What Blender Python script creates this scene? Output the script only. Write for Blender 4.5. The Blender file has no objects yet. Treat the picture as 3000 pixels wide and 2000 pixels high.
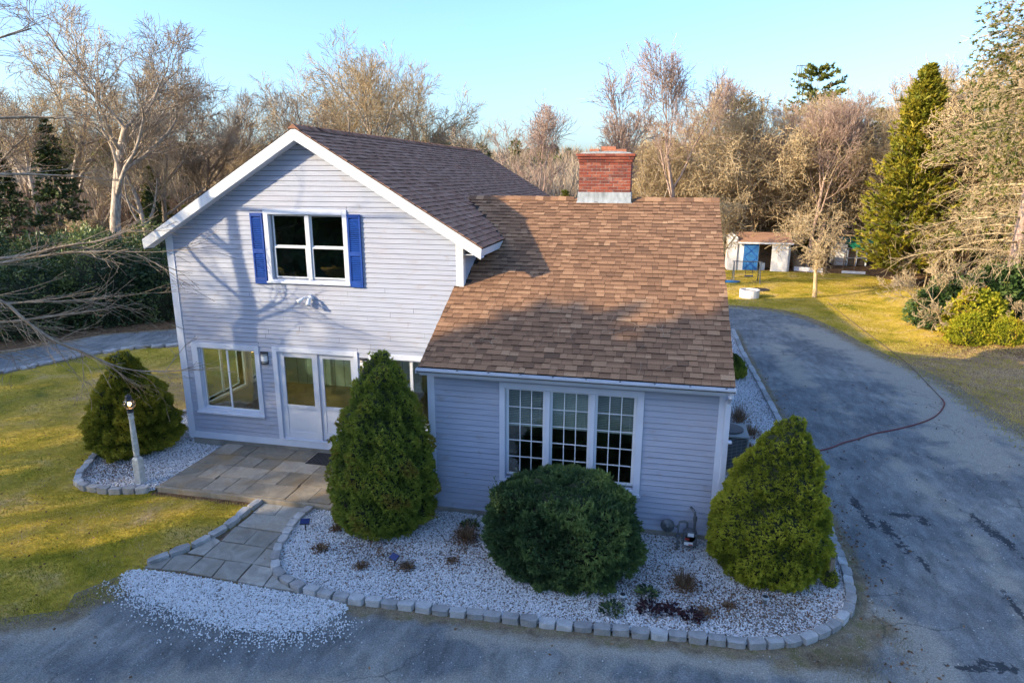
import bpy, bmesh, math, random
import numpy as np
from mathutils import Vector, Matrix
from mathutils.geometry import delaunay_2d_cdt
R = math.radians
scene = bpy.context.scene
COL = scene.collection
rnd = random.Random(7)
NP = np.random.default_rng(11)

# ------------------------------------------------------------------ camera, sky, sun, exposure
CAM_H = 6.3
cam_d = bpy.data.cameras.new('camera'); cam = bpy.data.objects.new('camera', cam_d); COL.objects.link(cam)
cam_d.sensor_width = 36; cam_d.lens = 1931.66 / 3000 * 36; cam_d.clip_end = 3000; cam_d.clip_start = .1
Fw = Vector((-0.20558538, 0.9474968, -0.24491727)); Rt = Vector((0.97711476, 0.21269632, 0.00264815)); Up = Vector((-0.05460211, 0.23876786, 0.96954037))
m = Matrix((Rt, Up, -Fw)).transposed().to_4x4(); m.translation = (0, 0, CAM_H); cam.matrix_world = m
scene.camera = cam
SUN_AZ, SUN_EL = 34.0, 21.0     # direction the light travels (from +X towards +Y), height above horizon
hx, hy = math.cos(R(SUN_AZ)), math.sin(R(SUN_AZ))
world = bpy.data.worlds.new('World'); scene.world = world; world.use_nodes = True
wn = world.node_tree; bg = wn.nodes['Background']
sky = wn.nodes.new('ShaderNodeTexSky'); sky.sky_type = 'NISHITA'; sky.sun_disc = False
sky.sun_elevation = R(SUN_EL); sky.sun_rotation = math.atan2(-hx, -hy)
sky.air_density = 1.0; sky.dust_density = 2.2; sky.ozone_density = 5.4
wn.links.new(sky.outputs[0], bg.inputs[0]); bg.inputs[1].default_value = .15
sun_d = bpy.data.lights.new('sun', 'SUN'); sun = bpy.data.objects.new('sun', sun_d); COL.objects.link(sun)
sun_d.energy = 2.9; sun_d.angle = R(.5); sun_d.color = (1.0, .80, .52)
sdir = Vector((hx * math.cos(R(SUN_EL)), hy * math.cos(R(SUN_EL)), -math.sin(R(SUN_EL))))
sun.rotation_euler = sdir.to_track_quat('-Z', 'Y').to_euler()
scene.view_settings.view_transform = 'Standard'; scene.view_settings.look = 'None'
scene.view_settings.exposure = 1.62; scene.view_settings.gamma = 1.0
scene.view_settings.use_curve_mapping = False
scene.render.engine = 'CYCLES'

# ------------------------------------------------------------------ materials
def new_mat(name):
    mt = bpy.data.materials.new(name); mt.use_nodes = True
    nt = mt.node_tree; return mt, nt, nt.nodes['Principled BSDF']
def N(nt, t, **kw):
    n = nt.nodes.new(t)
    for k, v in kw.items(): setattr(n, k, v)
    return n
def noise(nt, scale, detail=4, vec=None, dist=0, rough=.55):
    n = N(nt, 'ShaderNodeTexNoise'); n.inputs['Scale'].default_value = scale; n.inputs['Detail'].default_value = detail
    n.inputs['Distortion'].default_value = dist; n.inputs['Roughness'].default_value = rough
    if vec is not None: nt.links.new(vec, n.inputs['Vector'])
    return n.outputs[0]
def pos(nt, scale=(1, 1, 1)):
    g = N(nt, 'ShaderNodeNewGeometry'); mp = N(nt, 'ShaderNodeMapping'); mp.inputs['Scale'].default_value = scale
    nt.links.new(g.outputs['Position'], mp.inputs[0]); return mp.outputs[0]
def ramp(nt, fac, stops):
    r = N(nt, 'ShaderNodeValToRGB'); el = r.color_ramp.elements
    while len(el) > 1: el.remove(el[0])
    el[0].position = stops[0][0]; el[0].color = (*stops[0][1], 1)
    for p, c in stops[1:]:
        e = el.new(p); e.color = (*c, 1)
    if fac is not None: nt.links.new(fac, r.inputs[0])
    return r.outputs[0]
def g3(v): return (v, v, v)
def mix(nt, fac, a, b, mode='MIX'):
    n = N(nt, 'ShaderNodeMix', data_type='RGBA', blend_type=mode); n.clamp_factor = True
    for sock, v in ((n.inputs[0], fac), (n.inputs[6], a), (n.inputs[7], b)):
        if isinstance(v, (int, float)): sock.default_value = v
        elif isinstance(v, tuple): sock.default_value = (*v, 1)
        else: nt.links.new(v, sock)
    return n.outputs[2]
def math_(nt, op, a, b=None):
    n = N(nt, 'ShaderNodeMath', operation=op)
    for i, v in enumerate((a, b)):
        if v is None: continue
        if isinstance(v, (int, float)): n.inputs[i].default_value = v
        else: nt.links.new(v, n.inputs[i])
    return n.outputs[0]
def bump(nt, bs, h, strength=.3, dist=.01):
    b = N(nt, 'ShaderNodeBump'); b.inputs['Strength'].default_value = strength; b.inputs['Distance'].default_value = dist
    nt.links.new(h, b.inputs['Height']); nt.links.new(b.outputs[0], bs.inputs['Normal'])
def attr(nt, name):
    a = N(nt, 'ShaderNodeAttribute'); a.attribute_name = name; return a.outputs['Fac']
def simple(name, c, rough=.6, var=.15, scale=6, bmp=.15, bd=.004, metal=0, sc=(1, 1, 1), spec=.5):
    mt, nt, bs = new_mat(name); p = pos(nt, sc)
    n = noise(nt, scale, 6, p)
    lo = tuple(max(0, x * (1 - var)) for x in c); hi = tuple(min(1, x * (1 + var)) for x in c)
    nt.links.new(ramp(nt, n, [(.3, lo), (.7, hi)]), bs.inputs['Base Color'])
    bs.inputs['Roughness'].default_value = rough; bs.inputs['Metallic'].default_value = metal
    bs.inputs['Specular IOR Level'].default_value = spec
    if bmp: bump(nt, bs, noise(nt, scale * 8, 3, p), bmp, bd)
    return mt
def tinted(name, stops, rough=.8, gran=0, gs=200, bmp=.3, patch=0, translucent=0):
    """colour by the per-face 'tint' attribute, with grain"""
    mt, nt, bs = new_mat(name)
    c = ramp(nt, attr(nt, 'tint'), stops)
    p = pos(nt)
    if patch:
        c = mix(nt, ramp(nt, noise(nt, 1.1, 5, p), [(.35, g3(0)), (.7, g3(patch))]), c, (.2, .13, .1), 'MULTIPLY')
    if gran:
        c = mix(nt, gran, c, ramp(nt, noise(nt, gs, 2, p), [(.3, g3(.35)), (.7, g3(1.5))]), 'MULTIPLY')
        bump(nt, bs, noise(nt, gs, 2, p), bmp, .003)
    nt.links.new(c, bs.inputs['Base Color']); bs.inputs['Roughness'].default_value = rough
    bs.inputs['Specular IOR Level'].default_value = .04 if gran else .25
    if translucent:
        tr = N(nt, 'ShaderNodeBsdfTranslucent'); nt.links.new(c, tr.inputs[0])
        ms = N(nt, 'ShaderNodeMixShader'); ms.inputs[0].default_value = translucent
        nt.links.new(bs.outputs[0], ms.inputs[1]); nt.links.new(tr.outputs[0], ms.inputs[2])
        nt.links.new(ms.outputs[0], nt.nodes['Material Output'].inputs[0])
    return mt
MT = {}
def siding_mat():
    mt, nt, bs = new_mat('painted_siding'); p = pos(nt, (1.2, 1.2, 14))
    a = noise(nt, 1.5, 6, p); b = noise(nt, .8, 4, pos(nt))
    c = ramp(nt, a, [(.25, (.27, .315, .425)), (.6, (.345, .39, .505)), (.85, (.39, .43, .545))])
    d = noise(nt, 3.2, 8, pos(nt, (1, 1, 2.2)), .6)
    c = mix(nt, ramp(nt, d, [(.58, g3(0)), (.72, g3(.6))]), c, (.27, .245, .24))
    c = mix(nt, ramp(nt, b, [(.4, g3(0)), (.75, g3(.5))]), c, (.37, .36, .42))
    nt.links.new(c, bs.inputs['Base Color']); bs.inputs['Roughness'].default_value = .65
    bump(nt, bs, noise(nt, 12, 4, p), .12, .003); return mt
MT['siding'] = siding_mat()
MT['gap'] = simple('siding_gap', (.045, .04, .05), .9, .2, 9, 0)
MT['underlay'] = simple('roof_underlay', (.03, .024, .022), .95, .2, 9, .1)
MT['trim'] = simple('white_trim_paint', (.56, .61, .72), .5, .06, 3, .08)
MT['rake'] = simple('white_rake_paint', (.62, .65, .70), .5, .08, 5, .08, sc=(1, 1, .4))
MT['vinyl'] = simple('white_vinyl', (.62, .66, .72), .35, .03, 3, 0)
MT['blue'] = simple('blue_shutter_paint', (.006, .055, .30), .42, .15, 4, .05)
MT['door_white'] = simple('white_door_paint', (.55, .59, .68), .4, .04, 3, 0)
MT['concrete'] = simple('foundation_concrete', (.30, .28, .25), .9, .25, 4, .4, .01)
MT['dark'] = simple('dark_metal', (.03, .03, .035), .5, .2, 8, .1)
MT['black'] = simple('black_rubber', (.012, .012, .013), .7, .3, 30, .3)
MT['gutter_in'] = simple('dark_gutter_trough', (.06, .065, .06), .8, .5, 9, .3)  # plain dark tone for the inside of the gutter
MT['white_glass'] = simple('opal_glass', (.8, .8, .78), .2, .02, 3, 0)
MT['lead'] = simple('lead_flashing', (.36, .40, .43), .55, .4, 9, .4, .01, metal=.3, sc=(1, 1, .35))
MT['mortar'] = simple('brick_mortar', (.44, .38, .33), .95, .2, 30, .5)
MT['crown'] = simple('cement_crown', (.30, .31, .29), .95, .45, 12, .6, .02)
MT['flue'] = simple('terracotta_flue', (.36, .14, .08), .85, .3, 14, .3)
MT['galv'] = simple('grey_painted_steel', (.13, .145, .16), .5, .25, 14, .15, metal=.35)
MT['sticker'] = simple('white_sticker', (.75, .75, .75), .5, .03, 3, 0)
MT['red'] = simple('red_print', (.35, .03, .02), .5, .1, 3, 0)
MT['ac'] = simple('beige_grey_steel', (.22, .23, .22), .5, .1, 6, .05)
MT['hose_red'] = simple('red_hose_rubber', (.12, .012, .02), .5, .2, 20, 0)
MT['hose_grey'] = simple('brown_cord', (.13, .085, .07), .7, .3, 20, 0)
MT['panel'] = simple('solar_panel', (.01, .02, .11), .15, .2, 8, 0)
MT['post'] = simple('weathered_post_paint', (.50, .50, .47), .6, .25, 12, .2)
MT['green_room'] = simple('green_panelling', (.30, .38, .33), .6, .1, 3, 0)
MT['room'] = simple('interior_plaster', (.30, .22, .16), .8, .1, 3, 0)
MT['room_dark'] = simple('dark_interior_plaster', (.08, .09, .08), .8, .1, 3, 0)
MT['wood_floor'] = simple('brown_floor', (.13, .10, .07), .5, .3, 5, 0)
MT['blind'] = simple('blind_slats', (.62, .63, .64), .5, .05, 3, 0)
MT['green_roof'] = simple('green_tarp', (.02, .28, .16), .5, .15, 3, .1)
MT['shed_wall'] = simple('shed_white_paint', (.72, .70, .70), .7, .15, 5, .2)
MT['shed_blue'] = simple('shed_blue_paint', (.02, .13, .36), .6, .25, 5, .1)
MT['shed_roof'] = simple('shed_tan_shingles', (.34, .19, .12), .9, .25, 14, .4)
MT['tan_wood'] = simple('tan_wood', (.40, .27, .16), .8, .25, 9, .3)
MT['old_wood'] = simple('old_wood', (.20, .14, .09), .9, .3, 9, .3)
MT['dirt'] = simple('bed_dirt', (.12, .085, .06), .95, .5, 9, .6, .02)
def glass_mat(name, tint):
    mt, nt, bs = new_mat(name); nt.nodes.remove(bs)
    tr = N(nt, 'ShaderNodeBsdfTransparent'); tr.inputs[0].default_value = (*tint, 1)
    gl = N(nt, 'ShaderNodeBsdfGlossy'); gl.inputs['Roughness'].default_value = .01
    lw = N(nt, 'ShaderNodeLayerWeight'); fr = math_(nt, 'ADD', math_(nt, 'MULTIPLY', math_(nt, 'POWER', lw.outputs['Facing'], 3.5), .9), .13)
    n = noise(nt, 1.3, 2, pos(nt)); b = N(nt, 'ShaderNodeBump'); b.inputs['Strength'].default_value = .08; b.inputs['Distance'].default_value = .05
    nt.links.new(n, b.inputs['Height']); nt.links.new(b.outputs[0], gl.inputs['Normal'])
    ms = N(nt, 'ShaderNodeMixShader'); nt.links.new(fr, ms.inputs[0])
    nt.links.new(tr.outputs[0], ms.inputs[1]); nt.links.new(gl.outputs[0], ms.inputs[2])
    nt.links.new(ms.outputs[0], nt.nodes['Material Output'].inputs[0]); return mt
MT['glass'] = glass_mat('window_glass', (.86, .92, .88))
MT['globe'] = glass_mat('lamp_globe_glass', (1, .93, .8))
mt, nt, bs = new_mat('lamp_bulb_glow'); bs.inputs['Emission Color'].default_value = (1, .55, .16, 1); bs.inputs['Emission Strength'].default_value = 14
MT['bulb'] = mt
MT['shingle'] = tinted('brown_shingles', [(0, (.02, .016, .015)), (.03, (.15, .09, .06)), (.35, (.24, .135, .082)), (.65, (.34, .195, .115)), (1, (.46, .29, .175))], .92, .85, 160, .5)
MT['shingle_dark'] = tinted('dark_brown_shingles', [(0, (.025, .018, .017)), (.03, (.24, .12, .08)), (.5, (.38, .205, .14)), (1, (.48, .28, .20))], .92, .85, 160, .5)
def brick_mat():
    mt, nt, bs = new_mat('red_brick'); p = pos(nt)
    c = ramp(nt, attr(nt, 'tint'), [(0, (.12, .036, .028)), (.3, (.19, .047, .031)), (.7, (.245, .055, .033)), (.95, (.30, .078, .042)), (1, (.31, .13, .09))])
    c = mix(nt, .6, c, ramp(nt, noise(nt, 30, 6, p), [(.3, g3(.5)), (.7, g3(1.3))]), 'MULTIPLY')
    c = mix(nt, ramp(nt, noise(nt, 7, 6, p), [(.6, g3(0)), (.75, g3(.45))]), c, (.42, .32, .28))
    nt.links.new(c, bs.inputs['Base Color']); bs.inputs['Roughness'].default_value = .9; bump(nt, bs, noise(nt, 60, 4, p), .5, .004); return mt
MT['brick'] = brick_mat()
def stone_mat(name, stops, rough=.85, moss=0):
    mt, nt, bs = new_mat(name); p = pos(nt)
    c = ramp(nt, attr(nt, 'tint'), stops)
    c = mix(nt, .7, c, ramp(nt, noise(nt, 3.5, 8, p, 1.2), [(.3, g3(.6)), (.7, g3(1.25))]), 'MULTIPLY')
    c = mix(nt, .5, c, ramp(nt, noise(nt, 60, 3, p), [(.3, g3(.6)), (.7, g3(1.3))]), 'MULTIPLY')
    if moss: c = mix(nt, ramp(nt, noise(nt, 1.6, 6, p, .5), [(.48, g3(0)), (.68, g3(moss))]), c, (.26, .16, .05))
    nt.links.new(c, bs.inputs['Base Color']); bs.inputs['Roughness'].default_value = rough
    bump(nt, bs, noise(nt, 14, 8, p, .8), .45, .012); return mt
MT['flag'] = stone_mat('bluestone', [(0, (.19, .165, .125)), (.5, (.29, .25, .19)), (1, (.40, .355, .29))], .75, .55)
MT['flagp'] = stone_mat('path_bluestone', [(0, (.22, .21, .185)), (.5, (.30, .285, .25)), (1, (.38, .365, .33))], .8, .25)
MT['granite'] = stone_mat('granite_blocks', [(0, (.27, .26, .25)), (.5, (.38, .375, .37)), (1, (.48, .475, .47))], .85)
MT['pebble'] = tinted('white_marble_chips', [(0, (.10, .07, .05)), (.06, (.30, .26, .22)), (.10, (.60, .58, .57)), (.4, (.80, .80, .81)), (1, (.93, .93, .94))], .6)
MT['gravel'] = tinted('driveway_stones', [(0, (.16, .17, .17)), (.6, (.34, .35, .35)), (1, (.62, .62, .61))], .8)
def veg(name, stops, tl=.25, rough=.6): return tinted(name, stops, rough, translucent=tl)
MT['spruce_fol'] = veg('dwarf_spruce_needles', [(0, (.065, .10, .018)), (.5, (.20, .25, .035)), (.9, (.33, .35, .045)), (1, (.24, .19, .03))], .2)
MT['spruce_fol2'] = veg('mossy_green_needles', [(0, (.09, .12, .014)), (.5, (.26, .28, .022)), (1, (.42, .41, .04))], .2)
MT['juniper_fol'] = veg('juniper_needles', [(0, (.08, .10, .012)), (.5, (.23, .235, .024)), (1, (.42, .36, .04))], .2)
MT['yew_fol'] = veg('yew_needles', [(0, (.022, .045, .018)), (.6, (.062, .11, .04)), (1, (.16, .22, .06))], .15)
MT['dark_fol'] = veg('dark_evergreen_leaves', [(0, (.022, .042, .022)), (.6, (.065, .10, .04)), (1, (.17, .21, .06))], .15, .45)
MT['gold_fol'] = veg('golden_cypress_needles', [(0, (.07, .10, .012)), (.5, (.19, .20, .02)), (1, (.40, .31, .03))], .3)
MT['pine_fol'] = veg('pine_needles', [(0, (.05, .07, .015)), (.6, (.13, .145, .025)), (1, (.25, .235, .05))], .25)
MT['laurel_fol'] = veg('yellow_green_leaves', [(0, (.10, .14, .012)), (.5, (.32, .33, .02)), (.9, (.50, .43, .03)), (1, (.34, .16, .04))], .3)
MT['rhodo_fol'] = veg('rhododendron_leaves', [(0, (.02, .045, .015)), (.6, (.06, .11, .03)), (1, (.14, .19, .05))], .2, .4)
MT['purple_fol'] = veg('purple_leaves', [(0, (.02, .012, .016)), (.6, (.05, .022, .03)), (1, (.10, .04, .035))], .15)
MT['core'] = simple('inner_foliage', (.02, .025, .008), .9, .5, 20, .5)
def bark(name, lo, hi, sc=8):
    mt, nt, bs = new_mat(name); p = pos(nt, (1, 1, .4))
    nt.links.new(ramp(nt, noise(nt, sc, 6, p, .4), [(.35, lo), (.65, hi)]), bs.inputs['Base Color'])
    bs.inputs['Roughness'].default_value = .9; bump(nt, bs, noise(nt, sc * 3, 4, p), .5, .03); return mt
MT['bark_pale'] = bark('pale_lichen_bark', (.24, .185, .14), (.50, .42, .33))
MT['bark_tan'] = bark('tan_lichen_bark', (.28, .20, .11), (.57, .44, .255))
MT['bark_grey'] = bark('grey_brown_bark', (.18, .135, .095), (.40, .32, .235))
MT['bark_pink'] = bark('pinkish_bark', (.26, .17, .13), (.48, .35, .28))
MT['twig_brown'] = bark('brown_twigs', (.20, .13, .08), (.36, .26, .17))
MT['dry'] = veg('dry_stems', [(0, (.10, .055, .035)), (.5, (.20, .12, .07)), (1, (.36, .27, .17))], .2, .8)
MT['leaf_brown'] = veg('fallen_leaves', [(0, (.08, .04, .02)), (.5, (.19, .10, .05)), (1, (.32, .20, .12))], .2, .8)
MT['grass'] = veg('lawn_grass', [(0, (.14, .16, .012)), (.35, (.37, .32, .035)), (.7, (.56, .43, .11)), (1, (.60, .46, .26))], .3, .7)
MT['straw'] = veg('straw_grass', [(0, (.16, .13, .06)), (1, (.38, .32, .20))], .2, .8)
MT['wood_far'] = veg('far_winter_woodland', [(0, (.21, .15, .105)), (.5, (.35, .27, .19)), (.93, (.46, .37, .27)), (.95, (.05, .06, .02)), (1, (.08, .09, .03))], .1, .9)

# ------------------------------------------------------------------ mesh helpers
class MB:
    def __init__(s): s.v = []; s.f = []; s.t = []
    def add(s, vs, fs, t=.5):
        o = len(s.v); s.v += [tuple(x) for x in vs]; s.f += [tuple(i + o for i in f) for f in fs]; s.t += [t] * len(fs)
    def box(s, x0, x1, y0, y1, z0, z1, t=.5, M=None):
        vs = [(x0, y0, z0), (x1, y0, z0), (x1, y1, z0), (x0, y1, z0), (x0, y0, z1), (x1, y0, z1), (x1, y1, z1), (x0, y1, z1)]
        if M is not None: vs = [tuple(M @ Vector(v)) for v in vs]
        s.add(vs, [(0, 3, 2, 1), (4, 5, 6, 7), (0, 1, 5, 4), (1, 2, 6, 5), (2, 3, 7, 6), (3, 0, 4, 7)], t)
    def prism(s, poly, axis, a0, a1, t=.5):
        """poly: 2D points; axis 'y': (x,z) extruded a0..a1 ; 'z': (x,y); 'x': (y,z)"""
        n = len(poly)
        def mk(p, a): return (p[0], a, p[1]) if axis == 'y' else ((p[0], p[1], a) if axis == 'z' else (a, p[0], p[1]))
        vs = [mk(p, a0) for p in poly] + [mk(p, a1) for p in poly]
        ar = sum(poly[i][0] * poly[(i + 1) % n][1] - poly[(i + 1) % n][0] * poly[i][1] for i in range(n))
        flip = (ar > 0) ^ (axis == 'y')
        fs = [tuple(range(n))[::-1], tuple(range(n, 2 * n))] + [(i, (i + 1) % n, n + (i + 1) % n, n + i) for i in range(n)]
        if not flip: fs = [f[::-1] for f in fs]
        s.add(vs, fs, t)
    def lathe(s, prof, c=(0, 0, 0), n=16, t=.5, M=None, a0=0, a1=2 * math.pi):
        full = abs(a1 - a0 - 2 * math.pi) < 1e-6; k = n if full else n + 1; vs = []
        for r, z in prof:
            for i in range(k):
                a = a0 + (a1 - a0) * i / n; vs.append((c[0] + r * math.cos(a), c[1] + r * math.sin(a), c[2] + z))
        if M is not None: vs = [tuple(M @ Vector(v)) for v in vs]
        fs = []
        for j in range(len(prof) - 1):
            for i in range(n):
                a = j * k + i; b = j * k + (i + 1) % k; fs.append((a, b, b + k, a + k))
        s.add(vs, fs, t)
    def tube(s, pts, r, n=8, t=.5, r1=None, cap=True):
        pts = [Vector(p) for p in pts]; m_ = len(pts); vs = []
        ref = Vector((0, 0, 1))
        for i, p in enumerate(pts):
            d = (pts[min(i + 1, m_ - 1)] - pts[max(i - 1, 0)]).normalized()
            u = d.cross(ref if abs(d.z) < .95 else Vector((1, 0, 0))).normalized(); w = d.cross(u)
            rr = r if r1 is None else r + (r1 - r) * i / (m_ - 1)
            for k in range(n):
                a = 2 * math.pi * k / n; vs.append(p + (u * math.cos(a) + w * math.sin(a)) * rr)
        fs = [(i * n + k, i * n + (k + 1) % n, (i + 1) * n + (k + 1) % n, (i + 1) * n + k) for i in range(m_ - 1) for k in range(n)]
        if cap: fs += [tuple(range(n)), tuple(range((m_ - 1) * n, m_ * n))[::-1]]
        s.add(vs, fs, t)
    def mesh(s, name, mat=None, smooth=False):
        me = bpy.data.meshes.new(name); me.from_pydata(s.v, [], s.f)
        a = me.attributes.new('tint', 'FLOAT', 'FACE'); a.data.foreach_set('value', s.t)
        if smooth: me.polygons.foreach_set('use_smooth', [True] * len(s.f))
        if mat: me.materials.append(MT[mat] if isinstance(mat, str) else mat)
        me.update(); return me
    def obj(s, name, mat, parent=None, smooth=False, bevel=0, loc=None):
        me = s.mesh(name, mat, smooth); return link(name, me, parent, bevel, loc)
def link(name, me, parent=None, bevel=0, loc=None, rot=None, scale=None):
    o = bpy.data.objects.new(name, me); COL.objects.link(o)
    if parent is not None: o.parent = parent
    if loc is not None: o.location = loc
    if rot is not None: o.rotation_euler = rot
    if scale is not None: o.scale = scale
    if bevel:
        b = o.modifiers.new('bevel', 'BEVEL'); b.width = bevel; b.segments = 2; b.limit_method = 'ANGLE'
    return o
def np_mesh(name, V, F, mat, tint=None, k=None, smooth=False):
    """V (n,3) verts, F (m,k) faces"""
    F = np.asarray(F, dtype=np.int32); V = np.asarray(V, dtype=np.float32); k = F.shape[1]; m_ = len(F)
    me = bpy.data.meshes.new(name); me.vertices.add(len(V)); me.vertices.foreach_set('co', V.ravel())
    me.loops.add(m_ * k); me.loops.foreach_set('vertex_index', F.ravel())
    me.polygons.add(m_); me.polygons.foreach_set('loop_start', np.arange(m_, dtype=np.int32) * k)
    me.polygons.foreach_set('loop_total', np.full(m_, k, dtype=np.int32))
    if smooth: me.polygons.foreach_set('use_smooth', np.ones(m_, dtype=bool))
    if tint is not None:
        a = me.attributes.new('tint', 'FLOAT', 'FACE'); a.data.foreach_set('value', np.asarray(tint, dtype=np.float32))
    me.materials.append(MT[mat]); me.update(calc_edges=True); me.validate(); return me
def tag(o, label=None, cat=None, group=None, kind=None):
    if label: o['label'] = label
    if cat: o['category'] = cat
    if group: o['group'] = group
    if kind: o['kind'] = kind
    return o
def empty(name, loc, label, cat, group=None, rz=0):
    o = bpy.data.objects.new(name, None); COL.objects.link(o); o.location = loc; o.rotation_euler = (0, 0, rz)
    o.empty_display_size = .2
    return tag(o, label, cat, group)
def copy_tree(o, parent=None):
    c = o.copy(); COL.objects.link(c); c.parent = parent
    for ch in o.children: copy_tree(ch, c)
    return c
def unit(a): return a / np.maximum(np.linalg.norm(a, axis=1, keepdims=True), 1e-9)
def inpoly(P, poly):
    x, y = P[:, 0], P[:, 1]; r = np.zeros(len(P), bool); n = len(poly)
    for i in range(n):
        x0, y0 = poly[i]; x1, y1 = poly[(i + 1) % n]
        if y0 == y1: continue
        c = ((y0 > y) != (y1 > y)) & (x < (x1 - x0) * (y - y0) / (y1 - y0) + x0); r ^= c
    return r
def pldist(P, line):
    d = np.full(len(P), 1e9)
    for (x0, y0), (x1, y1) in zip(line[:-1], line[1:]):
        dx, dy = x1 - x0, y1 - y0; t = np.clip(((P[:, 0] - x0) * dx + (P[:, 1] - y0) * dy) / (dx * dx + dy * dy + 1e-9), 0, 1)
        d = np.minimum(d, np.hypot(P[:, 0] - x0 - t * dx, P[:, 1] - y0 - t * dy))
    return d
def sample_poly(poly, n, rng=NP):
    a = np.array(poly); lo, hi = a.min(0), a.max(0); out = np.zeros((0, 2))
    while len(out) < n:
        P = rng.uniform(lo, hi, (n * 2, 2)); out = np.vstack([out, P[inpoly(P, poly)]])
    return out[:n]
def resample(line, step):
    L = [Vector(p) for p in line]; out = [L[0].copy()]; acc = 0; tang = []
    tot = sum((b - a).length for a, b in zip(L, L[1:])); n = max(1, round(tot / step)); st = tot / n
    res = []; k = 0; seg = 0; pos_ = 0
    for i in range(n):
        s = (i + .5) * st
        while s > pos_ + (L[seg + 1] - L[seg]).length and seg < len(L) - 2: pos_ += (L[seg + 1] - L[seg]).length; seg += 1
        d = (L[seg + 1] - L[seg]).normalized(); res.append((L[seg] + d * (s - pos_), d))
    return res, st
def smooth_line(line, it=2):
    for _ in range(it):
        o = [line[0]]
        for a, b in zip(line, line[1:]):
            o += [tuple(a[i] * .75 + b[i] * .25 for i in range(len(a))), tuple(a[i] * .25 + b[i] * .75 for i in range(len(a)))]
        line = o + [line[-1]]
    return line

# ------------------------------------------------------------------ terrain
def sm(a, b, x): t = np.clip((x - a) / (b - a), 0, 1); return t * t * (3 - 2 * t)
def hgt(x, y):
    x = np.asarray(x, float); y = np.asarray(y, float); r = np.hypot(x, y)
    h = sm(90, 320, r) * (9 + 2.2 * np.sin(x * .021 + 1) + 1.6 * np.sin(y * .017 + x * .008))
    h = h + .55 * sm(10.2, 15, x) * sm(22, 28, y) * (1 - sm(36, 44, y))
    h = h - .12 * np.exp(-((x - 9.9) ** 2 / 1.2)) * sm(23, 28, y) * (1 - sm(31, 34, y))
    h = h + .03 * np.sin(x * 1.1) * np.sin(y * .9) * (sm(-9.5, -12.5, x) if False else 0)
    return h
LDN = [(-20.9, 14.5), (-20.55, 16.46), (-20.17, 17.37), (-19.85, 18.44), (-19.32, 19.39), (-18.83, 20.01), (-18.11, 20.56), (-17.32, 20.8), (-15.5, 21.3), (-13, 22.3)]
LDF = [(-25.0, 13.0), (-23.6, 16.6), (-22.98, 18.56), (-22.18, 20.74), (-21.67, 21.9), (-20.64, 22.61), (-19.44, 23.37), (-17.5, 24.1), (-14.5, 25)]
LAWN_L = [(-20.9, 3)] + LDN[:-1] + [(-13, 22), (-11, 22), (-10.65, 13), (-9.7, 12.9), (-9.7, 10.4), (-6.2, 10.4), (-6.2, 8), (-7.9, 8.0), (-7.7, 7.25), (-8.4, 6.9), (-9.07, 6.57), (-10.5, 6.0), (-12.5, 5.2), (-16, 3.0)]
LAWN_R = [(3, 33), (3, 47), (7, 47.6), (13.5, 47), (15, 44), (15.2, 38), (13.5, 33), (12.2, 28.2), (13.6, 26.2), (15, 25.2), (19, 24.4), (30, 23), (30, 6), (8.6, 6), (8.6, 20), (8, 26), (7, 31), (5, 33)]
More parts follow.
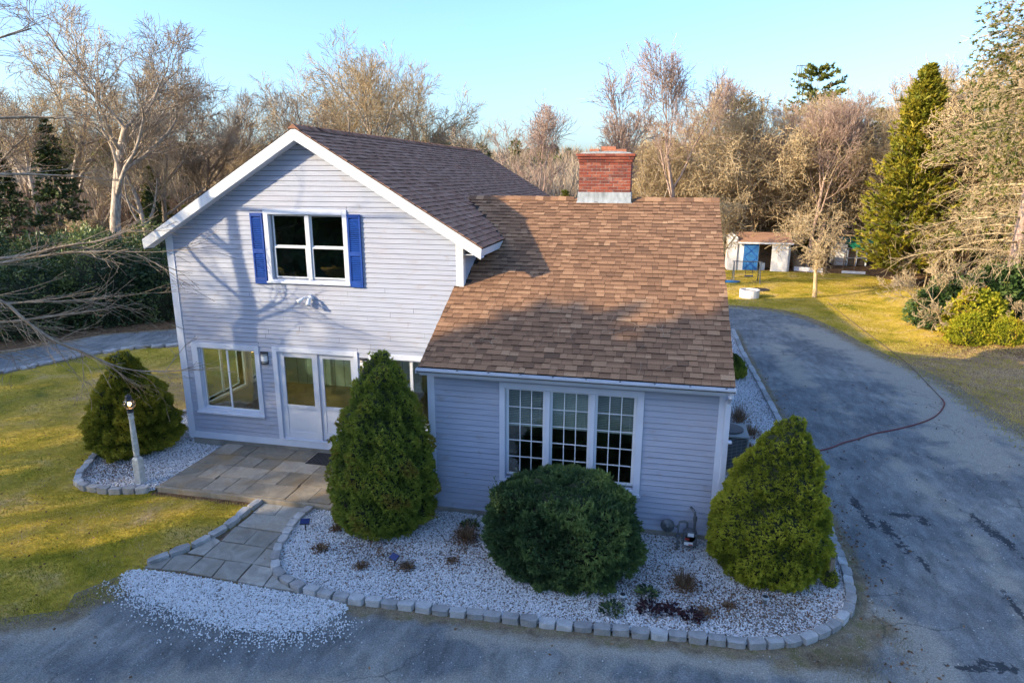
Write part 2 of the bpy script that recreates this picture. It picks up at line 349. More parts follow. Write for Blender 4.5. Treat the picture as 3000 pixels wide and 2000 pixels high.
def build_ground():
    xs = np.concatenate([-np.geomspace(1500, 34, 34), np.arange(-33, 26, .3), np.geomspace(26.5, 1500, 34)])
    ys = np.concatenate([-np.geomspace(600, 3, 14), np.arange(0, 62, .3), np.geomspace(62.5, 1500, 34)])
    X, Y = np.meshgrid(xs, ys); Z = hgt(X, Y)
    nx, ny = len(xs), len(ys); V = np.stack([X.ravel(), Y.ravel(), Z.ravel()], 1)
    P = V[:, :2]; lawn = inpoly(P, LAWN_L) | inpoly(P, LAWN_R) | (P[:, 1] < 8)
    i = np.arange(nx - 1); j = np.arange(ny - 1); I, J = np.meshgrid(i, j); a = (J * nx + I).ravel()
    F = np.stack([a, a + 1, a + nx + 1, a + nx], 1)
    me = bpy.data.meshes.new('ground'); me.vertices.add(len(V)); me.vertices.foreach_set('co', V.astype(np.float32).ravel())
    me.loops.add(len(F) * 4); me.loops.foreach_set('vertex_index', F.astype(np.int32).ravel()); me.polygons.add(len(F))
    me.polygons.foreach_set('loop_start', np.arange(len(F), dtype=np.int32) * 4); me.polygons.foreach_set('loop_total', np.full(len(F), 4, dtype=np.int32))
    me.polygons.foreach_set('use_smooth', np.ones(len(F), bool)); me.update(calc_edges=True)
    at = me.attributes.new('litter', 'FLOAT', 'POINT'); at.data.foreach_set('value', (1 - lawn.astype(np.float32)))
    dry = np.exp(-((P[:, 0] + 12.5) ** 2 / 18 + (P[:, 1] - 16.5) ** 2 / 9))
    dry = dry + .8 * np.exp(-((P[:, 0] - 13) ** 2 / 16 + (P[:, 1] - 25.6) ** 2 / 3))
    dry = dry + 1.2 * sm(7.5, 9.5, P[:, 0]) * (1 - sm(24, 27, P[:, 1])) * (1 - sm(16, 20, P[:, 0]))
    at = me.attributes.new('dry', 'FLOAT', 'POINT'); at.data.foreach_set('value', dry.astype(np.float32))
    mt, nt, bs = new_mat('lawn_and_leaf_litter'); p = pos(nt)
    g = ramp(nt, noise(nt, .7, 8, p, .6), [(.3, (.16, .165, .015)), (.42, (.38, .29, .025)), (.55, (.56, .39, .06)), (.7, (.54, .37, .18))])
    g = mix(nt, .8, g, ramp(nt, noise(nt, 9, 6, p, .3), [(.25, g3(.5)), (.7, g3(1.35))]), 'MULTIPLY')
    g = mix(nt, .6, g, ramp(nt, noise(nt, 60, 4, p), [(.3, g3(.45)), (.7, g3(1.5))]), 'MULTIPLY')
    df = math_(nt, 'MULTIPLY', attr(nt, 'dry'), ramp(nt, noise(nt, 2.5, 6, p), [(.3, g3(.3)), (.6, g3(1))]))
    g = mix(nt, df, g, (.30, .20, .12))
    l = ramp(nt, noise(nt, 6, 8, p, .4), [(.3, (.07, .045, .025)), (.5, (.17, .10, .055)), (.7, (.30, .18, .09))])
    l = mix(nt, .7, l, ramp(nt, noise(nt, 45, 4, p), [(.3, g3(.4)), (.7, g3(1.5))]), 'MULTIPLY')
    lf = ramp(nt, math_(nt, 'ADD', attr(nt, 'litter'), math_(nt, 'SUBTRACT', noise(nt, 3, 5, p), .5)), [(.4, g3(0)), (.6, g3(1))])
    nt.links.new(mix(nt, lf, g, l), bs.inputs['Base Color']); bs.inputs['Roughness'].default_value = .95; bs.inputs['Specular IOR Level'].default_value = .1
    bump(nt, bs, noise(nt, 25, 8, p), .9, .05); me.materials.append(mt)
    o = link('ground', me); tag(o, 'lawn of yellow green winter grass running out to leaf litter', kind='structure')
build_ground()

def sheet(name, poly, z, mat, step=.3, attrs=None, extra_line=None):
    a = np.array(poly); lo, hi = a.min(0), a.max(0)
    gx, gy = np.meshgrid(np.arange(lo[0] + step / 2, hi[0], step), np.arange(lo[1] + step / 2, hi[1], step))
    P = np.stack([gx.ravel(), gy.ravel()], 1); P = P + NP.uniform(-.15, .15, P.shape) * step
    P = P[inpoly(P, poly)]; P = P[pldist(P, list(poly) + [poly[0]]) > step * .35]
    pts = [Vector(p) for p in poly] + [Vector(p) for p in P.tolist()]; n = len(poly)
    v, e, f, *_ = delaunay_2d_cdt(pts, [(i, (i + 1) % n) for i in range(n)], [], 1, 1e-5)
    V = np.array([tuple(q) for q in v]); V3 = np.column_stack([V, hgt(V[:, 0], V[:, 1]) + z])
    me = bpy.data.meshes.new(name); me.from_pydata(V3.tolist(), [], [tuple(q) for q in f]); me.update()
    if me.polygons and me.polygons[0].normal.z < 0: me.flip_normals()
    for k, fn in (attrs or {}).items():
        at = me.attributes.new(k, 'FLOAT', 'POINT'); at.data.foreach_set('value', fn(V).astype(np.float32))
    me.materials.append(mat); return link(name, me)

# outlines of beds and drives
EDGE_PATH = [(-6.24, 10.48), (-6.27, 10.19), (-6.27, 9.86), (-6.19, 9.5), (-6.1, 9.14), (-5.99, 8.86), (-5.86, 8.6), (-5.64, 8.37), (-5.38, 8.23), (-5.09, 8.12), (-4.66, 8.06), (-4.26, 8.04), (-3.87, 8.05), (-3.49, 8.06), (-3.12, 8.08), (-2.75, 8.09), (-2.26, 8.10), (-1.2, 8.13), (-.1, 8.2), (.94, 8.29), (1.45, 8.3), (1.68, 8.33), (1.95, 8.42), (2.22, 8.54), (2.52, 8.73), (2.81, 8.98), (3.0, 9.24), (3.17, 9.6), (3.26, 10.05), (3.31, 10.56), (3.34, 11.3), (3.38, 12.4)]
EDGE_FAR = [(3.38, 12.4), (3.42, 15), (3.40, 18), (3.34, 21.2), (3.28, 24.5), (3.31, 28.1)]
BED = EDGE_PATH + EDGE_FAR[1:] + [(1.3, 28.1), (1.3, 10.95), (-3.9, 10.95), (-4.3, 10.48)]
LBED_EDGE = [(-12.15, 14.7), (-12.35, 13.6), (-12.45, 12.4), (-12.25, 11.6), (-12.0, 11.15), (-11.79, 10.7), (-11.55, 10.42), (-11.28, 10.28), (-11.0, 10.24), (-10.7, 10.24), (-10.4, 10.27), (-10.1, 10.36), (-9.82, 10.46)]
LBED = LBED_EDGE + [(-9.7, 10.56), (-9.7, 12.8), (-10.6, 12.8), (-10.7, 14.7)]
APRON = smooth_line([(-8.2, 7.84), (-8.13, 8.04), (-7.63, 8.10), (-6.22, 8.07), (-5.1, 8.02), (-4.39, 7.98), (-4.17, 7.9), (-4.22, 7.59), (-4.51, 7.17), (-5.11, 7.04), (-5.85, 7.02), (-6.46, 7.13), (-6.92, 7.25), (-7.42, 7.35), (-7.99, 7.60), (-8.2, 7.84)], 1)[:-1]
DRIVE = [(-8.31, 6.94), (-9.07, 6.57), (-10.5, 6.0), (-12.5, 5.2), (-16, 3.0), (-18, -6), (14, -6), (11, 6), (10.4, 12), (9.9, 16), (9.38, 19.75), (9.37, 21.91), (8.98, 23.76), (8.52, 25.15), (8.1, 26.97), (7.8, 29.17), (7.48, 30.5), (7.0, 32.1), (6.25, 33.3), (5.11, 33.9), (3.71, 34.1), (-3, 34.3), (-3, 29.5), (3.2, 28.4)] + EDGE_FAR[::-1] + EDGE_PATH[::-1][1:-9] + [(-5.6, 8.1), (-6.22, 8.0), (-7.6, 8.0), (-8.15, 7.9), (-8.5, 7.3)]
STAINS = [(4.15, 13.1, .12, .4), (4.2, 12.4, .1, .45), (4.45, 12.2, .12, .35), (4.85, 12.75, .25, .12), (5.2, 12.6, .12, .25), (6.2, 12.7, .08, .6), (6.4, 12.1, .07, .5), (4.3, 8.5, .3, .06), (4.75, 8.62, .28, .14), (4.42, 15.3, .16, .1), (4.5, 14.5, .07, .4), (4.5, 11.6, .08, .5), (4.7, 11.0, .06, .4), (6.6, 11.4, .08, .8), (5.6, 10.0, .05, .6), (6.9, 10.2, .06, .7), (4.0, 16.6, .4, .05), (5.5, 9.2, .3, .05), (4.0, 10.9, .05, .3)]
def drive_mat():
    mt, nt, bs = new_mat('worn_gravel_asphalt'); p = pos(nt)
    c = ramp(nt, noise(nt, .55, 8, p, .8), [(.3, (.13, .142, .15)), (.5, (.19, .20, .202)), (.7, (.30, .295, .27))])
    c = mix(nt, .85, c, ramp(nt, noise(nt, 5, 8, pos(nt, (1, .35, 1)), .4), [(.3, g3(.62)), (.7, g3(1.3))]), 'MULTIPLY')
    d = math_(nt, 'ADD', attr(nt, 'dust'), math_(nt, 'MULTIPLY', math_(nt, 'SUBTRACT', noise(nt, 1.8, 8, p, .5), .5), 1.6))
    c = mix(nt, ramp(nt, d, [(.35, g3(0)), (.8, g3(.85))]), c, (.36, .33, .275))
    e = math_(nt, 'ADD', attr(nt, 'edge'), math_(nt, 'MULTIPLY', math_(nt, 'SUBTRACT', noise(nt, 2.6, 8, p, .4), .5), 1.1))
    ec = ramp(nt, noise(nt, 4, 6, p), [(.35, (.15, .105, .06)), (.5, (.25, .19, .115)), (.66, (.17, .14, .05))])
    c = mix(nt, ramp(nt, e, [(.35, g3(0)), (.75, g3(.9))]), c, ec)
    c = mix(nt, .9, c, ramp(nt, noise(nt, 48, 6, p, 0, .8), [(.30, g3(.3)), (.5, g3(1)), (.68, g3(1.8))]), 'MULTIPLY')
    vc = N(nt, 'ShaderNodeTexVoronoi'); vc.feature = 'DISTANCE_TO_EDGE'; vc.inputs['Scale'].default_value = .55
    wp = N(nt, 'ShaderNodeVectorMath', operation='ADD'); nz = N(nt, 'ShaderNodeTexNoise'); nz.inputs['Scale'].default_value = 1.5; nz.inputs['Detail'].default_value = 7; nt.links.new(p, nz.inputs['Vector']); nt.links.new(p, wp.inputs[0]); nt.links.new(nz.outputs['Color'], wp.inputs[1]); nt.links.new(wp.outputs[0], vc.inputs['Vector'])
    ck = math_(nt, 'MULTIPLY', ramp(nt, vc.outputs['Distance'], [(.0, g3(1)), (.012, g3(0))]), ramp(nt, noise(nt, .35, 3, p), [(.5, g3(0)), (.62, g3(.7))]))
    c = mix(nt, ck, c, (.05, .05, .05))
    v = N(nt, 'ShaderNodeTexVoronoi'); v.inputs['Scale'].default_value = 38; nt.links.new(p, v.inputs['Vector'])
    sp = math_(nt, 'MULTIPLY', ramp(nt, v.outputs['Distance'], [(.16, g3(1)), (.26, g3(0))]), ramp(nt, v.outputs['Color'], [(.66, g3(0)), (.7, g3(1))]))
    c = mix(nt, math_(nt, 'MULTIPLY', sp, .75), c, (.46, .46, .44))
    s = math_(nt, 'ADD', attr(nt, 'stain'), math_(nt, 'MULTIPLY', math_(nt, 'SUBTRACT', noise(nt, 11, 6, p, 1.0), .5), 1.5))
    c = mix(nt, ramp(nt, s, [(.52, g3(0)), (.66, g3(.9))]), c, (.035, .04, .048))
    nt.links.new(c, bs.inputs['Base Color']); bs.inputs['Roughness'].default_value = .9; bs.inputs['Specular IOR Level'].default_value = .25
    bump(nt, bs, noise(nt, 60, 6, p, 0, .8), .9, .02); return mt
def f_stain(V):
    s = np.zeros(len(V))
    for x, y, rx, ry in STAINS: s = np.maximum(s, np.exp(-(((V[:, 0] - x) / rx) ** 2 + ((V[:, 1] - y) / ry) ** 2) * .7))
    return s * .95
def f_dust(V):
    x, y = V[:, 0], V[:, 1]; d = np.zeros(len(V))
    for line, w, a in (([(3.5, 9.5), (3.9, 8.8), (3.9, 8.2), (3.6, 7.4), (3.4, 6)], .35, .9), ([(7.6, 16), (8.2, 21), (7.6, 26), (6.2, 29)], 1.0, .75), ([(5.1, 20), (5.6, 16), (5.9, 12), (5.6, 9)], .3, .45),
                    ([(-9, 5), (-5, 6.1), (-1, 6.9), (2, 7.2)], .35, .6), ([(-9.5, 6.4), (-8, 6.6)], .4, .6), ([(4.6, 26), (4.8, 21)], .5, .6), ([(8.8, 10), (9, 18)], .9, .6), ([(-2.5, 7.75), (3.0, 8.0)], .2, .8)):
        d = np.maximum(d, a * np.exp(-(pldist(V, line) / w) ** 2))
    return d + .2
def f_edge(V):
    e = 1.1 * np.exp(-(pldist(V, EDGE_PATH[10:] + EDGE_FAR) / .32) ** 2)
    outer = [(11, 6), (10.4, 12), (9.9, 16), (9.38, 19.75), (9.37, 21.91), (8.98, 23.76), (8.52, 25.15), (8.1, 26.97), (7.8, 29.17), (7.48, 30.5), (7.0, 32.1), (6.25, 33.3), (5.11, 33.9), (3.71, 34.1)]
    e = np.maximum(e, 1.0 * np.exp(-(pldist(V, outer) / .7) ** 2))
    e = np.maximum(e, 1.1 * np.exp(-(pldist(V, [(-16, 3), (-12.5, 5.2), (-10.5, 6), (-9.07, 6.5), (-8.3, 6.9), (-8, 7.5)]) / .4) ** 2))
    e = np.maximum(e, .9 * np.exp(-(pldist(V, [(2.0, 8.1), (2.9, 8.5), (3.45, 9.2)]) / .3) ** 2))
    return e
DM = drive_mat()
o = sheet('driveway', DRIVE, .004, DM, .13, dict(stain=f_stain, dust=f_dust, edge=f_edge)); tag(o, 'worn blue grey gravel driveway curving round the house', kind='structure')
o = sheet('side_driveway', LDN + LDF[::-1], .004, DM, .4, dict(stain=lambda V: np.zeros(len(V)), dust=lambda V: np.full(len(V), -.25), edge=lambda V: .8 * np.exp(-(np.minimum(pldist(V, LDN), pldist(V, LDF)) / .4) ** 2)))
tag(o, 'narrow asphalt driveway passing beyond the left lawn', kind='structure')
def bed_mat():
    mt, nt, bs = new_mat('marble_chip_bed'); p = pos(nt)
    v = N(nt, 'ShaderNodeTexVoronoi'); v.inputs['Scale'].default_value = 26; nt.links.new(p, v.inputs['Vector'])
    c = ramp(nt, v.outputs['Distance'], [(.0, (.82, .82, .85)), (.45, (.62, .61, .62)), (.72, (.18, .15, .13))])
    c = mix(nt, ramp(nt, noise(nt, 1.6, 7, p, .4), [(.55, g3(0)), (.75, g3(.6))]), c, (.20, .14, .09))
    nt.links.new(c, bs.inputs['Base Color']); bs.inputs['Roughness'].default_value = .8
    bump(nt, bs, v.outputs['Distance'], 1.0, -.02); return mt
BM = bed_mat()
tag(sheet('gravel_bed', BED, .03, BM, .5), 'planting bed of white marble chips in front of and beside the house', kind='structure')
tag(sheet('lamp_bed', LBED, .03, BM, .5), 'white marble chip bed round the lamp post', kind='structure')
APR_IN = [((x + 6.0) * .93 - 6.0, (y - 7.75) * (.8 if y < 7.75 else .97) + 7.75) for x, y in APRON]
tag(sheet('gravel_apron', APR_IN, .008, BM, .3), 'spread of white marble chips at the foot of the path', kind='structure')

# pebbles (uncountable)
OCT = np.array([[1, 0, 0], [0, 1, 0], [-1, 0, 0], [0, -1, 0], [0, 0, 1], [0, 0, -1]], float)
OF = np.array([[0, 1, 4], [1, 2, 4], [2, 3, 4], [3, 0, 4], [1, 0, 5], [2, 1, 5], [3, 2, 5], [0, 3, 5]])
def rand_rot(n, rng=NP):
    q = rng.normal(size=(n, 4)); q /= np.linalg.norm(q, axis=1)[:, None]; w, x, y, z = q.T
    return np.stack([1 - 2 * (y * y + z * z), 2 * (x * y - w * z), 2 * (x * z + w * y), 2 * (x * y + w * z), 1 - 2 * (x * x + z * z), 2 * (y * z - w * x), 2 * (x * z - w * y), 2 * (y * z + w * x), 1 - 2 * (x * x + y * y)], 1).reshape(-1, 3, 3)
def pebbles(name, P, zb, size, mat, tint=None, jit=.012):
    n = len(P); s = NP.uniform(size[0], size[1], (n, 1)) * NP.uniform([.8, .55, .5], [1.2, .9, .8], (n, 3))
    V = np.einsum('nij,nvj->nvi', rand_rot(n), OCT[None] * s[:, None, :])
    V += NP.normal(0, .12, V.shape) * s[:, None, :1]
    V[:, :, 0] += P[:, 0:1]; V[:, :, 1] += P[:, 1:2]; V[:, :, 2] += (hgt(P[:, 0], P[:, 1]) + zb + NP.uniform(0, jit, n))[:, None]
    F = (OF[None] + (np.arange(n) * 6)[:, None, None]).reshape(-1, 3)
    t = NP.uniform(0, 1, n) if tint is None else tint
    return np_mesh(name, V.reshape(-1, 3), F, mat, np.repeat(t, 8))
front = [p for p in EDGE_PATH] + [(1.3, 12.4), (1.3, 10.95), (-3.9, 10.95), (-4.3, 10.48)]
A = sample_poly(front, 52000)
side = [(1.35, 12.4)] + EDGE_FAR + [(1.3, 28.1)]
B = sample_poly(side, 14000)
Lb = sample_poly(LBED, 11000)
def thin(P):  # bare patches of soil under shrubs and between stones
    q = np.zeros(len(P))
    for x, y, r in ((.45, 9.3, .5), (-2.9, 10.0, .4), (.2, 8.75, .35), (-.4, 9.9, .5), (1.1, 9.25, .5), (-3.0, 9.4, .4), (-4.6, 9.5, .4)):
        q += np.exp(-((P[:, 0] - x) ** 2 + (P[:, 1] - y) ** 2) / r ** 2)
    return P[NP.uniform(0, 1, len(P)) > q * .45]
A = thin(A)
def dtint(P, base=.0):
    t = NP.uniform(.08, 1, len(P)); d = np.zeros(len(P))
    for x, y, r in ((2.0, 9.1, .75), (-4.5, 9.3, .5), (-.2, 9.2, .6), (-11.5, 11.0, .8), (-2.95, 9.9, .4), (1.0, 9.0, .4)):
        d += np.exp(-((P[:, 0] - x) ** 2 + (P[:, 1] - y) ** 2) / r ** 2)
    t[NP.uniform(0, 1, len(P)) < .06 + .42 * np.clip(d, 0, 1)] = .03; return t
AB = np.vstack([A, B]); 
tag(link('marble_chips', pebbles('marble_chips', AB, .036, (.011, .019), 'pebble', dtint(AB))), 'white marble chips filling the bed around the house', 'gravel', kind='stuff')
tag(link('marble_chips', pebbles('marble_chips', Lb, .036, (.012, .02), 'pebble', dtint(Lb))), 'white marble chips around the lamp post', 'gravel', kind='stuff')
ap = sample_poly(APRON, 11000); ea = pldist(ap, APRON + [APRON[0]]); ap = ap[(NP.uniform(0, 1, len(ap)) < ea / .16 + .25) | (ap[:, 1] > 7.85)]
c0 = np.array([-6.0, 7.5]); sc_ = []
for _ in range(2300):
    i = NP.integers(len(APRON)); f_ = NP.uniform(0, 1); b = np.array(APRON[i]) * f_ + np.array(APRON[(i + 1) % len(APRON)]) * (1 - f_); d = b - c0
    if b[1] > 7.6: continue
    sc_.append(b + d / np.linalg.norm(d) * abs(NP.normal(0, .22)) + NP.normal(0, .05, 2))
ap = np.vstack([ap, np.array(sc_)])
tag(link('marble_chips', pebbles('marble_chips', ap, .012, (.011, .019), 'pebble', dtint(ap))), 'white marble chips spilled at the foot of the flagstone path', 'gravel', kind='stuff')
gp = sample_poly([(-9, 5), (10, 5), (9.5, 20), (3.6, 20), (3.4, 9), (1, 7.9), (-8, 7.2)], 5200)
tag(link('loose_stones', pebbles('loose_stones', gp, .006, (.006, .016), 'gravel', NP.uniform(0, 1, len(gp)) ** .7, .002)), 'small loose stones scattered over the driveway', 'gravel', kind='stuff')

# ------------------------------------------------------------------ edging stones, patio, path
def stone_variants(n, L, W, Hh, mat, amp=.012):
    out = []
    for i in range(n):
        bm = bmesh.new(); bmesh.ops.create_cube(bm, size=1)
        for v in bm.verts: v.co = Vector((v.co.x * L, v.co.y * W, v.co.z * Hh + Hh / 2))
        bmesh.ops.subdivide_edges(bm, edges=bm.edges[:], cuts=1)
        for v in bm.verts:
            f = 1 - .10 * (abs(v.co.x) > L * .45) * (abs(v.co.y) > W * .45)
            v.co.x *= f; v.co.y *= f
            if v.co.z > Hh * .9 and (abs(v.co.x) > L * .4 or abs(v.co.y) > W * .4): v.co.z -= .016
            v.co += Vector((rnd.uniform(-amp, amp), rnd.uniform(-amp, amp), rnd.uniform(-amp, amp) * .6))
        me = bpy.data.meshes.new('edging_stone'); bm.to_mesh(me); bm.free()
        a = me.attributes.new('tint', 'FLOAT', 'FACE'); a.data.foreach_set('value', [rnd.random()] * len(me.polygons))
        me.materials.append(MT[mat]); out.append(me)
    return out
SV = stone_variants(8, .245, .15, .15, 'granite'); SL = stone_variants(4, .9, .15, .14, 'granite', .006); SK = stone_variants(6, .33, .15, .13, 'granite', .016); SR = stone_variants(6, .42, .24, .16, 'granite', .045)
def edging(label, line, step, variants, wob=.01, z=0, jit=.04, root=None):
    if root is None: root = empty('stone_edging', (*line[0], 0), label, 'edging')
    pts, st = resample(line, step); L0 = max(v.co.x for v in variants[0].vertices) * 2
    for p, d in pts:
        o = link('edging_stone', rnd.choice(variants), root)
        o.matrix_parent_inverse = Matrix.Translation(root.location).inverted()
        o.location = (p.x + rnd.uniform(-wob, wob), p.y + rnd.uniform(-wob, wob), float(hgt(p.x, p.y)) + z)
        o.rotation_euler = (rnd.uniform(-.02, .02), rnd.uniform(-.02, .02), math.atan2(d.y, d.x) + rnd.uniform(-jit, jit))
        o.scale = (st / step * .985, rnd.uniform(.93, 1.07), rnd.uniform(.92, 1.08))
    return root
PL = smooth_line(EDGE_PATH, 1)
r_ = edging('curving kerb of pale granite blocks along the front gravel bed', PL, .262, SV, z=-.03)
edging('', EDGE_FAR, .9, SL, .004, root=r_, jit=.006)
edging('weathered granite blocks curving round the lamp post bed', smooth_line(LBED_EDGE[3:], 1), .262, SV, .012, z=-.01)
edging('long granite kerb beside the left corner of the house', LBED_EDGE[:4][::-1], .85, SL, .01)
edging('mossy granite blocks between the lawn and the flagstone path', [(-7.36, 10.55), (-7.4, 10.12), (-7.40, 9.75), (-7.42, 9.45), (-7.48, 9.16), (-7.55, 8.9), (-7.66, 8.67), (-7.8, 8.45), (-7.98, 8.2)], .34, SK, .012, z=-.02)
edging('low field stones bordering the far left driveway', LDN, .52, SR, .06, z=-.05, jit=.3)

def flag(parent, poly, z0, z1, mat, gap=.008):
    c = Vector((sum(p[0] for p in poly) / len(poly), sum(p[1] for p in poly) / len(poly)))
    pp = []
    for p in poly:
        v = Vector(p) - c; pp.append(tuple(Vector(p) - v.normalized() * gap * 1.4 + Vector((rnd.uniform(-.004, .004), rnd.uniform(-.004, .004)))))
    b = MB(); b.prism(pp, 'z', z0, z1 + rnd.uniform(-.003, .004), rnd.random())
    return b.obj('flagstone', mat, parent, bevel=.005)
patio = bpy.data.objects.new('patio', None); COL.objects.link(patio); patio.location = (-7, 11.6, 0)
tag(patio, 'raised bluestone flagstone patio in front of the glazed doors', kind='structure')
patio_rects = [(-9.68, -9.22, 12.23, 12.80), (-9.22, -8.81, 12.23, 12.80), (-8.81, -7.84, 12.23, 12.80), (-7.84, -7.36, 12.23, 12.80), (-7.36, -6.42, 12.23, 12.80), (-6.42, -5.95, 12.23, 12.80), (-5.95, -5.0, 12.23, 12.80), (-5.0, -4.0, 12.23, 12.80),
 (-9.68, -8.76, 11.71, 12.23), (-8.76, -8.29, 11.71, 12.23), (-8.29, -7.84, 11.71, 12.23), (-7.84, -6.89, 11.71, 12.23), (-6.89, -6.4, 11.71, 12.23), (-6.4, -5.45, 11.71, 12.23), (-5.45, -4.98, 11.71, 12.23), (-4.98, -4.0, 11.71, 12.23),
 (-9.68, -9.2, 11.07, 11.71), (-9.2, -8.76, 11.07, 11.71), (-8.76, -7.84, 11.23, 11.71), (-7.84, -7.37, 11.1, 11.71), (-7.37, -6.88, 11.1, 11.71), (-6.88, -5.95, 11.2, 11.71), (-5.95, -5.45, 11.1, 11.71), (-5.45, -4.5, 11.2, 11.71), (-4.5, -4.0, 11.1, 11.71),
 (-9.68, -8.72, 10.58, 11.07), (-8.72, -8.25, 10.58, 11.23), (-8.25, -7.84, 10.58, 11.23), (-7.84, -6.85, 10.58, 11.1), (-6.85, -6.37, 10.58, 11.2), (-6.37, -5.9, 10.58, 11.2), (-5.9, -5.0, 10.58, 11.1), (-5.0, -4.35, 10.58, 11.1)]
patio.location = (0, 0, 0)
for x0, x1, y0, y1 in patio_rects: flag(patio, [(x0, y0), (x1, y0), (x1, y1), (x0, y1)], .05, .12, 'flag')
b = MB(); b.box(-9.68, -4.0, 10.60, 12.8, .0, .098); b.obj('patio_bed', 'dirt', patio)
b = MB(); b.box(-9.72, -4.35, 10.50, 10.575, -.02, .112); b.obj('patio_edge', 'tan_wood' if False else 'flag', patio, bevel=.008)
b = MB(); b.box(-9.735, -9.685, 10.50, 12.8, -.02, .09); b.obj('patio_side_edge', 'old_wood', patio, bevel=.005)
path = bpy.data.objects.new('path', None); COL.objects.link(path); tag(path, 'bluestone flagstone path from the patio to the driveway', kind='structure')
PS = [[(-7.25, 10.48), (-6.83, 10.48), (-6.79, 10.09), (-7.25, 10.1)], [(-6.83, 10.48), (-6.37, 10.48), (-6.38, 10.09), (-6.79, 10.09)], [(-7.24, 10.08), (-6.38, 10.09), (-6.32, 9.58), (-7.24, 9.6)],
 [(-7.27, 9.58), (-6.79, 9.57), (-6.76, 9.09), (-7.21, 9.09)], [(-6.79, 9.57), (-6.31, 9.56), (-6.31, 9.06), (-6.76, 9.09)], [(-7.21, 9.08), (-6.31, 9.06), (-6.26, 8.58), (-7.2, 8.6)], [(-7.42, 9.18), (-7.22, 9.09), (-7.21, 8.62), (-7.54, 8.63)],
 [(-6.3, 9.5), (-6.16, 9.04), (-6.3, 9.05)], [(-6.29, 9.04), (-6.16, 9.04), (-5.92, 8.56), (-6.26, 8.57)], [(-7.7, 8.57), (-7.2, 8.58), (-7.18, 8.15), (-7.62, 8.11)], [(-7.18, 8.58), (-6.75, 8.57), (-6.69, 8.1), (-7.18, 8.14)], [(-6.75, 8.57), (-6.27, 8.57), (-6.23, 8.09), (-6.67, 8.1)],
 [(-6.25, 8.56), (-5.9, 8.54), (-5.77, 8.4), (-5.74, 8.06), (-6.21, 8.08)], [(-5.76, 8.36), (-5.5, 8.2), (-5.2, 8.06), (-5.73, 8.06)], [(-7.7, 8.52), (-7.64, 8.13), (-7.94, 8.1), (-7.93, 8.22), (-7.8, 8.37)]]
for s in PS: flag(path, s, -.02, .035, 'flagp', .005)
tag(sheet('path_joints', [(-7.3, 10.5), (-6.3, 10.5), (-6.25, 9.5), (-6.0, 8.7), (-5.2, 8.05), (-7.95, 8.1), (-7.5, 8.9), (-7.3, 9.5)], .016, MT['dirt'], .4), 'dark soil in the joints of the path', kind='structure')

# ------------------------------------------------------------------ the house
XL, XR, YG = -10.65, -3.81, 12.82        # gable front
AX, AZ, EZ, AL, AR, YF, YB = -7.19, 7.23, 4.93, -11.04, -3.33, 12.52, 26.87
MS = (AZ - EZ) / (AR - AX)
WX0, WX1, YW = -3.93, 1.29, 10.92        # wing
YE, YR, RE, RR, RX0, RX1 = 10.584, 16.28, 3.03, 5.76, -3.99, 1.35
WS = (RR - RE) / (YR - YE)
YBK = 2 * YR - YE
def zmain(x): return AZ - MS * abs(x - AX)
def zwing(y): return RR - WS * abs(y - YR)
house = empty('house', (0, 0, 0), 'two storey grey clapboard house with brown shingle roofs, blue shutters and a brick chimney', 'house')
def part(mb, name, mat, parent=house, **kw): return mb.obj(name, mat, parent, **kw)
# openings in the gable wall (x0,x1,z0,z1)
H_UP = (-8.10, -6.37, 4.07, 5.49); H_LL = (-10.19, -8.70, .95, 2.46); H_LR = (-5.84, -4.26, .95, 2.46); H_DR = (-8.17, -6.27, .36, 2.47); H_W = (-2.50, -.155, .88, 2.64)
def gable_wall(name, y0, y1, holes):
    b = MB(); xs = sorted({XL, XR, AX} | {h[i] for h in holes for i in (0, 1)})
    for xa, xb in zip(xs, xs[1:]):
        hs = sorted([h for h in holes if h[0] <= xa and h[1] >= xb], key=lambda h: h[2]); z = .2
        for h in hs:
            if h[2] > z: b.box(xa, xb, y0, y1, z, h[2])
            z = h[3]
        b.prism([(xa, z), (xb, z), (xb, zmain(xb) - .14), (xa, zmain(xa) - .14)], 'y', y0, y1)
    return part(b, name, 'gap')
gable_wall('gable_wall', YG, YG + .14, [H_UP, H_LL, H_LR, H_DR])
b = MB(); b.prism([(XL, .2), (XR, .2), (XR, zmain(XR) - .14), (AX, AZ - .14), (XL, zmain(XL) - .14)], 'y', YB - .5, YB - .36); part(b, 'back_wall', 'siding')
b = MB()   # left side wall with two windows of the sun room
for y0, y1, z0, z1 in ((YG + .14, 13.35, .2, 4.95), (13.35, 14.85, .2, .9), (13.35, 14.85, 2.35, 4.95), (14.85, 15.2, .2, 4.95), (15.2, 16.5, .2, .9), (15.2, 16.5, 2.35, 4.95), (16.5, YB - .5, .2, 4.95)): b.box(XL, XL + .14, y0, y1, z0, z1)
part(b, 'side_wall', 'siding')
b = MB(); b.box(XR - .14, XR, YG + .14, YB - .5, .2, 4.8); part(b, 'side_wall', 'siding')
b = MB(); b.box(XL + .04, XR, YG + .03, YG + .2, 0, .2); b.box(XL + .04, XL + .2, YG + .2, YB - .5, 0, .2); part(b, 'foundation', 'concrete')
b = MB(); b.box(WX0 + .03, WX1 - .03, YW + .03, YW + .2, 0, .17); b.box(WX1 - .2, WX1 - .03, YW + .2, YBK - .4, 0, .17); b.box(WX0 + .03, WX0 + .2, YW + .2, YG, 0, .17); part(b, 'foundation', 'concrete')
